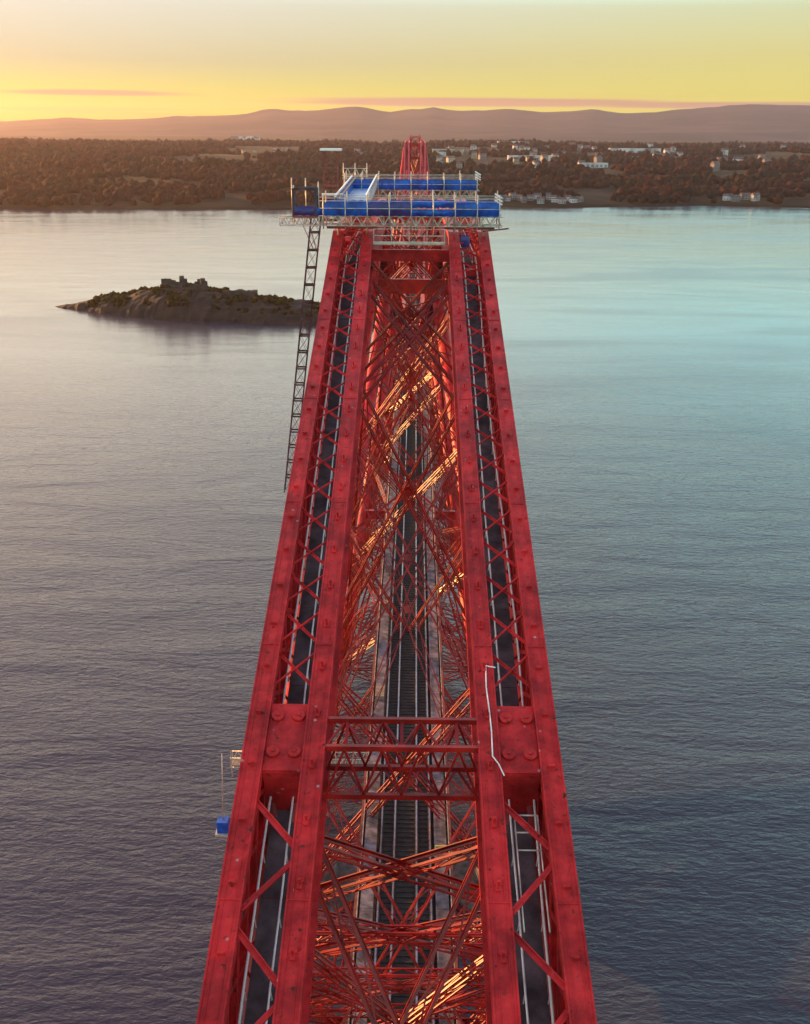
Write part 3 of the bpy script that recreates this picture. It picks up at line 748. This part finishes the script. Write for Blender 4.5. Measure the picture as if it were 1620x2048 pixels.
                for s_ in (-1, 1):     # ribs and stays from the web crossings to the railway girders
                    mm_ = Vector((s_ * hm_, ym, zm))
                    L.girder('deck_stay', mm_, (s_ * 4.9, ym, DECK - 1.8), 0.8, 0.8, (0, 1, 0), 9, 0.10, 0.07)
                    for dy in (-16, 16):
                        L.girder('deck_stay', mm_, (s_ * 4.9, ym + dy, DECK - 2.0), 0.7, 0.7, (0, 1, 0), 12, 0.09, 0.06)
                        L.girder('outer_stay', (s_ * 4.9, ym + dy, DECK - 2.2), (s_ * (BH[i] + BH[i + 1]) / 2, ym, (BZ[i] + BZ[i + 1]) / 2), 1.0, 1.0, (0, 1, 0), 14, 0.12, 0.08)
                    # arched rib springing from the lower tube up to the deck girder
                    pv_ = None
                    for q in range(9):
                        f = q / 8; x_ = s_ * (4.9 + (hm_ + 1 - 4.9) * math.sin(f * math.pi / 2)); z_ = DECK - 2.4 - 15 * (1 - math.cos(f * math.pi / 2))
                        for yy_ in (ya, ym):
                            pass
                        if pv_ is not None:
                            for yy_ in (ya + sgn * 2.2, ym, ya + (yb - ya) * .25, ya + (yb - ya) * .75):
                                L.girder('arched_rib', (pv_[0], yy_, pv_[1]), (x_, yy_, z_), 0.8, 0.8, (0, 1, 0), 2, 0.10, 0.07)
                        pv_ = (x_, z_)
                b2 = MB(); hw = 5.0 + (BH[i] + tb) / 2 * 0.35; b2.bar((-hw, yb, DECK - 2.2), (hw, yb, DECK - 2.2), 0.9, 1.8); b2.build('deck_girder', M['red_shaded'], root)
            else:
                for k in range(2):
                    a, c = k / 2, (k + 1) / 2
                    for (U0, U1, D0, D1) in ((TL, TR, BL, BR), (SL, SR, GL, GR)):
                        b2 = MB(); b2.bar(onl(U0, D0, a), onl(U1, D1, c), 0.6, 0.5); b2.bar(onl(U1, D1, a) + Vector((0, 0, .03)), onl(U0, D0, c) + Vector((0, 0, .03)), 0.6, 0.5); b2.build('cross_brace', M['red_shaded'], root)
            if nr and i == 0:      # sway frames hung between the struts above the railway
                for yq in (48.0, 54.0, 60.5, 68.0):
                    fq = (yq - yb) / (ya - yb); A_, B_ = SL.lerp(GL, fq), SR.lerp(GR, fq)
                    zl = max(DECK + 5.5, A_.z - 17)
                    if A_.z - zl > 4:
                        cross(L, A_, B_, (A_.x * 1.08, yq, zl), (B_.x * 1.08, yq, zl), 9, w=0.75, h=0.5, ca=0.11, la=0.07)
                    L.girder('sway_girder', (A_.x, yq, A_.z - 0.5), (B_.x, yq, B_.z - 0.5), 0.7, 0.9, (0, 0, 1), 12, 0.11, 0.07)
            # cross girder at the top joint
            if nr and i == 0:
                for yo, zo in ((1.15, 0.20), (-0.30, -0.25), (1.15, -2.30), (-0.30, -2.75)):
                    b2 = MB(); b2.bar((-3.4, yb + yo, TZ[1] + zo), (3.4, yb + yo, TZ[1] + zo), 0.20, 0.24); b2.build('cross_girder', M['red_shaded'], root)
                gm = root
                for k in range(8):
                    x0 = -3.3 + 6.6 * k / 8; x1 = x0 + 6.6 / 8; s2 = 1 if k % 2 else -1
                    for zo in (-0.03, -2.53):
                        barobj('lacing_bar', (x0, yb + 0.42 + 0.68 * s2, TZ[1] + zo + .22 * s2), (x1, yb + 0.42 - 0.68 * s2, TZ[1] + zo - .22 * s2), 0.10, 0.06, (0, 0, 1), M['red_shaded'], root)
                    for yo, zo in ((1.15, .5), (-0.3, .05)):
                        barobj('lacing_bar', (x0, yb + yo, TZ[1] - 1.55 + zo + 1.15 * s2), (x1, yb + yo, TZ[1] - 1.55 + zo - 1.15 * s2), 0.06, 0.10, (0, 0, 1), M['red_shaded'], root)
                for s_ in (-1, 0, 1):
                    barobj('lacing_bar', (s_ * 2.4, yb - .28, TZ[1] - .24), (s_ * 2.4, yb + 1.13, TZ[1] + .19), 0.14, 0.08, (0, 0, 1), M['red_shaded'], root)
            else:
                L.girder('cross_girder', SL + Vector((0, 0, 1.6)), SR + Vector((0, 0, 1.6)), 1.2, 2.2, (0, 0, 1), 8, 0.2, 0.1)
    L.done()
    return root

near_b = cantilever(90, 134, 'near red steel bridge tower, its paired top chords running down towards the viewer', 2, 1, 1, indiv=290, nb=3)
inch = cantilever(655, 734, 'middle distant red cantilever tower rising directly behind the blue scaffold, its left edge lit', 0, 0, 0)
quee = cantilever(1255, 1299, 'farthest red bridge tower, its top just showing over the distant tower in front', 0, 0, 0)

# suspended spans
for (ya, yb, lb) in ((341, 448, 'red suspended girder span joining the near cantilever to the middle tower'), (941, 1048, 'farthest red suspended girder span between the two distant towers')):
    root = thing('suspended_span', (0, (ya + yb) / 2, DECK - 6), lb, 'bridge span')
    for s_ in (-1, 1):
        b2 = MB(); n = 8
        zt = lambda f: 56 + 3.0 * math.sin(math.pi * f)
        for i in range(n):
            f0, f1 = i / n, (i + 1) / n; y_0, y_1 = ya + (yb - ya) * f0, ya + (yb - ya) * f1
            b2.bar((s_ * 3.4, y_0, zt(f0)), (s_ * 3.4, y_1, zt(f1)), 1.0, 0.8)
            b2.bar((s_ * 4.6, y_0, 44), (s_ * 3.4, y_1, zt(f1)), 0.5, 0.5); b2.bar((s_ * 3.4, y_0, zt(f0)), (s_ * 4.6, y_1, 44), 0.5, 0.5)
        b2.bar((s_ * 4.6, ya, 43), (s_ * 4.6, yb, 43), 1.0, 1.2)
        b2.build('side_truss', M['red'], root)
    for i in range(9):
        y_ = ya + (yb - ya) * i / 8
        b2 = MB(); b2.bar((-3.4, y_, zt(i / 8)), (3.4, y_, zt(i / 8)), 0.4, 0.6); b2.build('cross_girder', M['red_shaded'], root)

# joint covers with big round bolt caps, on the near chords
jy, jz = 90 - NODES[1], TZ[1]
for s_ in (-1, 1):
    d = Vector((0, 53.5, 16.2)).normalized(); up = Vector((0, -d.z, d.y)); X = Vector((1, 0, 0))
    c = Vector((s_ * 5.05, jy + 0.3, jz + 0.09))
    b2 = MB(); b2.bar(c - d * 1.9 - up * 0.20, c + d * 1.75 - up * 0.20, 1.62, 0.10, up)
    b2.bar(c - d * 1.95 - up * 1.7, c - d * 1.87 - up * 1.7, 1.62, 2.9, up)
    pl = b2.build('joint_cover', M['red'], near_b)
    for a in (-0.98, 1.0):
        for bx in (-0.46, 0.46):
            b3 = MB(); cc = c + d * a + X * bx - up * 0.15
            b3.tube(cc, cc + up * 0.16, 0.29, 0.27, 20); b3.tube(cc + up * 0.16, cc + up * 0.22, 0.10, 0.08, 10); b3.build('bolt_cap', M['red'], pl)

# ------------------------------------------------------------------ railway
rw = bpy.data.objects.new('railway', None); C.objects.link(rw); rw['kind'] = 'structure'
Y0, Y1 = -120, 1500
b2 = MB(); b2.box(-5.0, 5.0, Y0, Y1, DECK - 1.3, DECK - 0.30); b2.build('deck', M['dark'], rw)
for x in (-2.62, -1.18, 1.18, 2.62):
    b2 = MB(); b2.box(x - 0.045, x + 0.045, Y0, Y1, DECK - 0.1, DECK + 0.02); b2.box(x - .09, x + .09, Y0, Y1, DECK - 0.14, DECK - 0.101)
    b2.build('rail', M['rail'], rw)
    b2 = MB(); b2.box(x - 0.22, x + 0.22, Y0, Y1, DECK - 0.296, DECK - 0.145); b2.build('longitudinal_timber', M['dark'], rw)
for x0, x1 in ((-4.35, -3.05), (3.05, 4.35)):
    n = 120; 
    for k in range(60):
        ya = 40 + k * 4.0
        barobj('walkway_panel', ((x0 + x1) / 2, ya + 0.03, DECK + 0.15), ((x0 + x1) / 2, ya + 3.97, DECK + 0.15), x1 - x0 - 0.02, 0.12, (0, 0, 1), M['path'], rw)
    b2 = MB(); b2.box(x0, x1, Y0, 40, DECK + .09, DECK + .2); b2.box(x0, x1, 280, Y1, DECK + .09, DECK + .2); b2.build('walkway', M['path'], rw)
for s_ in (-1, 1):
    b2 = MB()
    b2.box(s_ * 4.7 - .12, s_ * 4.7 + .12, Y0, Y1, DECK + 1.5, DECK + 1.62); b2.box(s_ * 4.7 - .15, s_ * 4.7 + .15, Y0, Y1, DECK - 2.2, DECK - 0.2)
    y_ = 30
    while y_ < 460:
        b2.bar((s_ * 4.7, y_, DECK - .2), (s_ * 4.7, y_ + 1.5, DECK + 1.5), 0.05, 0.08); b2.bar((s_ * 4.72, y_ + 1.5, DECK - .2), (s_ * 4.72, y_, DECK + 1.5), 0.05, 0.08); y_ += 1.5
    b2.build('parapet', M['rust'], rw)
    b2 = MB(); b2.tube((s_ * 4.5, Y0, DECK + 1.75), (s_ * 4.5, Y1, DECK + 1.75), 0.04, n=6); b2.build('handrail', M['galv'], rw)
# ribs of the deck troughs
b2 = MB(); y_ = 30
while y_ < 340: b2.box(-2.4, -1.4, y_, y_ + 0.14, DECK - .298, DECK - .22); b2.box(1.4, 2.4, y_, y_ + 0.14, DECK - .298, DECK - .22); b2.box(-.9, .9, y_, y_ + .14, DECK - .298, DECK - .22); y_ += 0.75
b2.build('deck_rib', M['dark'], rw, kind='stuff')
# trackside boards and boxes
for (x, y_, w, d_, h_, mm, lb) in ((-3.7, 115, 1.1, 2.6, 0.5, 'tan', 'pale board lying on the left railway footway, nearest the joint girder'),
                              (-3.7, 141, 1.2, 1.4, 0.9, 'tan', 'small pale trackside box on the left footway beyond the pale board'),
                              (-3.6, 155, 0.9, 1.0, 1.1, 'wallw', 'whitish trackside cabinet, farthest of the boxes on the left footway')):
    r_ = thing('trackside_box', (x, y_, DECK + .21), lb, 'box')
    b2 = MB(); b2.box(x - w / 2, x + w / 2, y_ - d_ / 2, y_ + d_ / 2, DECK + .215, DECK + .21 + h_); b2.build('body', M[mm], r_)
    b2 = MB(); b2.box(x - w / 2 - .05, x + w / 2 + .05, y_ - d_ / 2 - .05, y_ + d_ / 2 + .05, DECK + .212 + h_, DECK + .27 + h_); b2.build('lid', M[mm], r_)
r_ = thing('yellow_barrier', (3.7, 84, DECK + .21), 'short yellow barrier across the right railway footway', 'barrier')
b2 = MB(); b2.bar((3.1, 84, DECK + 1.1), (4.3, 84, DECK + 1.1), .08, .16); b2.build('rail', M['yellow'], r_)
for x in (3.15, 4.25): b2 = MB(); b2.bar((x, 84, DECK + .21), (x, 84, DECK + 1.02), .06, .06, (0, 1, 0)); b2.build('leg', M['yellow'], r_)

# ------------------------------------------------------------------ scaffold on the tower top
sc = thing('scaffold_platform', (0, 102, TOPZ), 'tube scaffold wrapped in blue sheeting across the top of the near tower', 'scaffold')
G = M['galv']
def sheet(parent, x0, x1, y, z0, z1, material, sag=0.12, name='sheet'):
    n = 10; vs = []; k = random.random() * 10
    for j in range(5):
        for i in range(n + 1):
            x = x0 + (x1 - x0) * i / n; f = j / 4
            vs.append((x, y - 0.16 * math.sin(math.pi * f) - sag * noise.noise((x * 1.3, f * 2, k)), z0 + (z1 - z0) * f - 0.03 * math.sin(i * 1.7)))
    m_ = len(vs); vs += [(v[0], v[1] + 0.03, v[2]) for v in vs]
    fs = [(j * (n + 1) + i, j * (n + 1) + i + 1, (j + 1) * (n + 1) + i + 1, (j + 1) * (n + 1) + i) for j in range(4) for i in range(n)]
    fs += [tuple(m_ + a for a in reversed(f)) for f in fs]
    b3 = MB(); b3.add(vs, fs, True); return b3.build(name, material, parent)
def truss(parent, x0, x1, y, z0, z1, pitch=0.92):
    b3 = MB(); b3.tube((x0, y, z0), (x1, y, z0), .045, n=6); b3.tube((x0, y, z1), (x1, y, z1), .045, n=6)
    p_ = b3.build('lattice_beam', G, parent)
    n = round((x1 - x0) / pitch)
    for i in range(n):
        a = x0 + (x1 - x0) * i / n; c = x0 + (x1 - x0) * (i + 1) / n; md = (a + c) / 2
        barobj('brace_tube', (a, y, z0), (md, y, z1), .06, .06, (0, 1, 0), G, p_); barobj('brace_tube', (md, y, z1), (c, y, z0), .06, .06, (0, 1, 0), G, p_)
        if i % 3 == 0: barobj('brace_tube', (a, y + .03, z0), (a, y + .03, z1), .06, .06, (0, 1, 0), G, p_)
for (fy, x0, x1, dz, nm) in ((87.6, -7.4, 7.5, 0, 'front'), (115.5, -7.4, 7.2, 0.55, 'rear')):
    for o_ in (0, 1.4, 2.4): truss(sc, x0 - (0.4 if fy < 100 else 0), x1 + .3, fy + o_, 111.15 + dz, 111.95 + dz)
    # deck boards
    for k in range(9):
        xa = x0 + (x1 - x0) * k / 9; barobj('deck_board', (xa + .02, fy + 1.2, 112.03 + dz), (x0 + (x1 - x0) * (k + 1) / 9 - .02, fy + 1.2, 112.03 + dz), 2.5, 0.06, (0, 0, 1), M['tan'], sc)
    xs_ = np.linspace(x0, x1, 9)
    for k in range(8):
        xa, xb = xs_[k] + .05, xs_[k + 1] - .03
        if fy < 100:
            sheet(sc, xa, xb, fy - .12, 112.0, 112.55 if k in (4, 5) else 113.1, M['navy'] if k in (2, 3) else M['blue'])
            if k in (4, 5): sheet(sc, xa, xb, fy + 2.3, 112.5, 113.15, M['blue'])
            else: sheet(sc, xa, xb, fy + 2.5, 112.1, 113.1, M['blue'])
        else:
            sheet(sc, xa, xb, fy - .12, 112.05 + dz, 113.1 + dz, M['blue'])
    for x in xs_:
        for yy, tp in ((fy - 0.25, 113.75), (fy + 2.6, 113.6 + random.uniform(0, .4))):
            b3 = MB(); b3.tube((x, yy, 110.9 + dz), (x, yy, tp + dz), .05, n=6); b3.build('standard', G, sc)
    for yy in (fy - .3, fy + 2.65):
        for zz in (112.6, 113.2, 113.5):
            b3 = MB(); b3.tube((x0 - .3, yy, zz + dz), (x1 + .3, yy, zz + dz), .03, n=6); b3.build('guard_rail', G, sc)
# striped end boards
for (x, y, z) in ((7.5, 88.5, 113.3), (7.35, 116.4, 114.0)):
    for k in range(3):
        b3 = MB(); b3.bar((x - .35, y, z + .5 - k * .26), (x + .3, y, z + .12 - k * .26), .05, .14, (0, 0, 1)); b3.build('end_board', M['white'], sc)
# connecting ramp on the left
def ramp_pts(f): return 90.2 + f * 25.2
for k in range(8):
    f0, f1 = k / 8, (k + 1) / 8
    barobj('ramp_panel', (-5.2, ramp_pts(f0) + .03, 112.1 + .55 * f0), (-5.2, ramp_pts(f1) - .03, 112.1 + .55 * f1), 2.5, .07, (0, 0, 1), M['bluepale'], sc)
b3 = MB(); b3.bar((-6.5, 90.2, 112.7), (-6.5, 115.4, 113.25), .05, 1.1); b3.build('side_sheet', M['blue'], sc)
for x, zt_, mm in ((-6.6, 113.4, 'white'), (-3.9, 113.5, 'white'), (-6.3, 113.15, 'tan')):
    b3 = MB(); b3.bar((x, 90.0, zt_), (x, 115.4, zt_ + .6), .13, .13); b3.build('guard_rail', M[mm], sc)
for x in (-6.62, -3.88):
    for k in range(11):
        yy = 90.2 + 2.5 * k; z_ = 112.1 + .55 * k / 10
        barobj('standard', (x, yy, z_), (x, yy, z_ + 1.35), .05, .05, (0, 1, 0), G, sc)
        if x > -5 and k < 10: barobj('brace_tube', (x, yy, z_), (x, yy + 2.5, z_ + 1.3), .04, .04, (1, 0, 0), G, sc)
# upper small truss frame at rear left
truss(sc, -7.6, -4.9, 116.0, 113.9, 114.75, 0.9)
for x in (-7.6, -6.3, -5.0):
    b3 = MB(); b3.tube((x, 116, 112.6), (x, 116, 115.3), .05, n=6); b3.build('standard', G, sc)
# legs standing on the chord tops
for x in (-6.3, -3.8, 3.8, 6.3):
    for yy in (88.9, 90.6, 116.5):
        b3 = MB(); b3.tube((x, yy, TOPZ + .02 - (0.32 if yy < 90 else 0)), (x, yy, 111.2), .07, n=8); b3.build('leg', G, sc)
    b3 = MB(); b3.bar((x - .9, 88.3, 110.95), (x + .9, 88.3, 110.95), .22, .18); b3.build('bearer', M['rust'], sc)
b3 = MB(); b3.bar((6.2, 88, 110.75), (8.4, 88, 111.0), .12, .12); b3.build('outrigger', M['rust'], sc)

# left wing with the hoist landing
lw = thing('hoist_landing', (-9, 88.6, 112), 'dark framed hoist landing hung with navy sheets, left end of the scaffold', 'scaffold')
for o_ in (0, 1.5): truss(lw, -11.2, -7.9, 88 + o_, 111.1, 111.75, 0.7)
b3 = MB(); b3.box(-10.1, -7.95, 87.9, 89.7, 111.8, 111.9); b3.build('floor', M['rust'], lw)
for x in (-10.0, -8.1):
    for yy in (88.0, 89.6):
        b3 = MB(); b3.bar((x, yy, 111.9), (x, yy, 114.15), .2, .2, (0, 1, 0)); b3.build('corner_post', M['plate'], lw)
for yy in (88.0, 89.6):
    b3 = MB(); b3.bar((-9.9, yy, 114.1), (-8.2, yy, 114.1), .2, .22); b3.build('top_rail', M['plate'], lw)
sheet(lw, -9.9, -8.2, 87.9, 111.95, 112.65, M['navy']); sheet(lw, -9.9, -8.2, 89.75, 111.95, 112.6, M['navy'])
sheet(lw, -8.0, -7.5, 87.9, 111.95, 112.6, M['blue'])
for x, tp in ((-10.3, 114.9), (-10.15, 114.3), (-9.1, 114.9), (-8.0, 114.6)):
    b3 = MB(); b3.tube((x, 89.9, 111.2), (x, 89.9, tp), .05, n=6); b3.build('standard', G, lw)
for k in (0, 1):
    b3 = MB(); b3.tube((-9.2 + k * .6, 88, 111.1), (-8.4 + .2 * k, 88.9, 108.9), .035, n=6); b3.build('stay', M['rust'], lw)

# hoist mast following the column
ms = thing('hoist_mast', (-8.6, 89, 108), 'thin square lattice hoist mast with rungs running down the left of the near tower', 'mast')
mdir = Vector((-13.25, 0, -103.3)).normalized()
def mast_sec(parent, c, L_, w, material):
    b3 = MB()
    e_ = c + mdir * L_
    X = Vector((1, 0, 0)); Y = Vector((0, 1, 0))
    cs = [X * a * w / 2 + Y * b * w / 2 for a, b in ((-1, -1), (1, -1), (1, 1), (-1, 1))]
    for v in cs: b3.bar(c + v, e_ + v, .07, .07, Y)
    for k in range(4):
        u, v = cs[k], cs[(k + 1) % 4]
        b3.bar(c + u, c + v, .10, .14); b3.bar(c + u, e_ + v, .03, .03); b3.bar(c + v, e_ + u, .03, .03)
    return b3.build('mast_section', material, parent)
c = Vector((-8.1, 88.6, 112.0))
for k in range(17):
    mast_sec(ms, c + mdir * (k * 1.5), 1.5, 0.85, M['plate'])
mt = thing('mast_head', (-7.6, 95, 111), 'brown upright lattice mast with a pale cap standing above the left end of the scaffold', 'mast')
keep = mdir; mdir = Vector((0.02, 0, 1))
for k in range(4): mast_sec(mt, Vector((-7.4, 95, 111.0)) + mdir * (k * 1.5), 1.5, 1.25, M['rust'])
mdir = keep
b3 = MB(); b3.box(-8.2, -6.3, 94.2, 95.8, 117.02, 117.2); b3.build('cap', M['white'], mt)
b3 = MB(); b3.box(-8.1, -6.2, 94.2, 94.4, 113.2, 113.4); b3.build('crossbar', M['white'], mt)

# metal access cradle between the inner flanges just below the scaffold
cr_ = thing('access_cradle', (0, 88.4, 109.5), 'grey metal rail cradle spanning between the chords under the scaffold', 'cradle')
for z_ in (109.75, 110.35, 110.9): b3 = MB(); b3.bar((-3.2, 87.8, z_), (3.0, 87.8, z_), .06 if z_ > 110 else .12, .06 if z_ > 110 else .22); b3.build('rail', G, cr_)
for k in range(5):
    x = -3.15 + k * 1.52; b3 = MB(); b3.bar((x, 87.8, 109.8), (x, 87.8, 110.9), .06, .06, (0, 1, 0)); b3.build('post', G, cr_)
b3 = MB(); b3.box(-3.2, 3.0, 87.95, 88.9, 109.55, 109.65); b3.build('floor', G, cr_)
# a drum and a tarp near the chord heads
r_ = thing('red_tub', (-5.4, 88.6, 109.6), 'small bright red tub hanging between the left chord heads', 'tub')
b3 = MB(); b3.tube((-5.4, 88.4, 109.55), (-5.4, 88.4, 110.15), .22, .28, 14); b3.build('body', mat('bright_red', (0.75, 0.01, 0.02), None, .4), r_)
b3 = MB(); b3.tube((-5.65, 88.4, 110.2), (-5.15, 88.4, 110.2), .02, n=6); b3.build('handle', G, r_)
r_ = thing('blue_tarp', (4.5, 88.5, 109.4), 'dark blue tarp bundle tucked beside the right inner chord head', 'tarp')
sheet(r_, 4.35, 5.1, 88.2, 109.4, 110.4, M['navy'])

# scaffold walkway round the lower left column
lwk = thing('scaffold_walkway', (-11, 84, 58), 'pale scaffold walkway crossing low down behind the left chord, level with the joint', 'scaffold')
truss(lwk, -17.7, -3.6, 84, 58.6, 59.7, 1.1); truss(lwk, -17.7, -3.6, 85.2, 58.6, 59.7, 1.1)
b3 = MB(); b3.box(-17.7, -3.6, 84.1, 85.1, 58.7, 58.8); b3.build('deck', M['tan'], lwk)
for k in range(9):
    x = -17.6 + k * 1.75; barobj('standard', (x, 84, 57.5), (x, 84, 60.6), .07, .07, (0, 1, 0), G, lwk)
r_ = thing('hanging_cradle', (-19.6, 88, 47.5), 'small bright blue covered cradle hanging outside the left column', 'cradle')
b3 = MB(); b3.box(-20.4, -19.2, 87.4, 88.6, 47.6, 49.0); b3.build('cover', M['blue'], r_)
b3 = MB(); b3.box(-20.6, -19.0, 87.2, 88.8, 47.3, 47.59); b3.build('floor', G, r_)
b3 = MB(); b3.tube((-19.8, 88, 49), (-19.4, 88, 57.4), .05, n=6); b3.build('cable', G, r_)
r_ = thing('hanging_cradle', (-19.2, 88, 41.5), 'second blue covered cradle directly below, partly hidden by the left chord', 'cradle')
b3 = MB(); b3.box(-19.9, -18.7, 87.4, 88.6, 41.6, 42.9); b3.build('cover', M['blue'], r_)
b3 = MB(); b3.box(-20.1, -18.5, 87.2, 88.8, 41.3, 41.59); b3.build('floor', G, r_)

# inspection ladder and white cable on the near right chord
r_ = thing('access_ladder', (5.2, 33.5, 92), 'grey metal ladder frame standing in the right chord just below the joint cover', 'ladder')
b3 = MB(); dd = Vector((0, -0.955, -0.3)); u_ = Vector((0, -.3, .955))
p0 = Vector((4.65, 33.4, 93.4 - .6))
for xo in (0, 0.95): b3.tube(p0 + Vector((xo, 0, 0)), p0 + Vector((xo, 0, 0)) + dd * 5, .035, n=6)
b3.build('stile', G, r_)
for k in range(3): b3 = MB(); b3.tube(p0 + dd * (k * .8), p0 + dd * (k * .8) + Vector((.95, 0, 0)), .035, n=6); b3.build('rung', G, r_)
r_ = thing('loose_cable', (4.0, 37, 95), 'white cable lying along the top of the right inner flange near the joint', 'cable')
d = Vector((0, 53.5, 16.2)).normalized(); up = Vector((0, -d.z, d.y)); base = Vector((3.76, jy, jz))
pts_ = [(0.55, 4.2), (0.1, 4.3), (0.05, 3.0), (0.12, 1.6), (0.15, 0.4), (0.12, -0.9), (0.35, -1.3), (0.55, -1.9)]
b3 = MB()
for a, c2 in zip(pts_[:-1], pts_[1:]):
    b3.tube(base + Vector((a[0], 0, 0)) + d * a[1] + up * .07, base + Vector((c2[0], 0, 0)) + d * c2[1] + up * .07, .03, n=6)
b3.build('cable', M['white'], r_)

# ------------------------------------------------------------------ haze
hz = MB(); hz.box(-15500, 15500, -300, 14000, -2.0, 385)
hm = bpy.data.materials.new('haze'); hm.use_nodes = True; t = hm.node_tree; t.nodes.clear()
o_ = t.nodes.new('ShaderNodeOutputMaterial'); pv = t.nodes.new('ShaderNodeVolumePrincipled')
pv.inputs['Density'].default_value = 3.2e-5; pv.inputs['Color'].default_value = (0.84, 0.66, 0.68, 1); pv.inputs['Anisotropy'].default_value = 0.62
t.links.new(pv.outputs[0], o_.inputs['Volume'])
hz.build('haze', hm, kind='stuff')
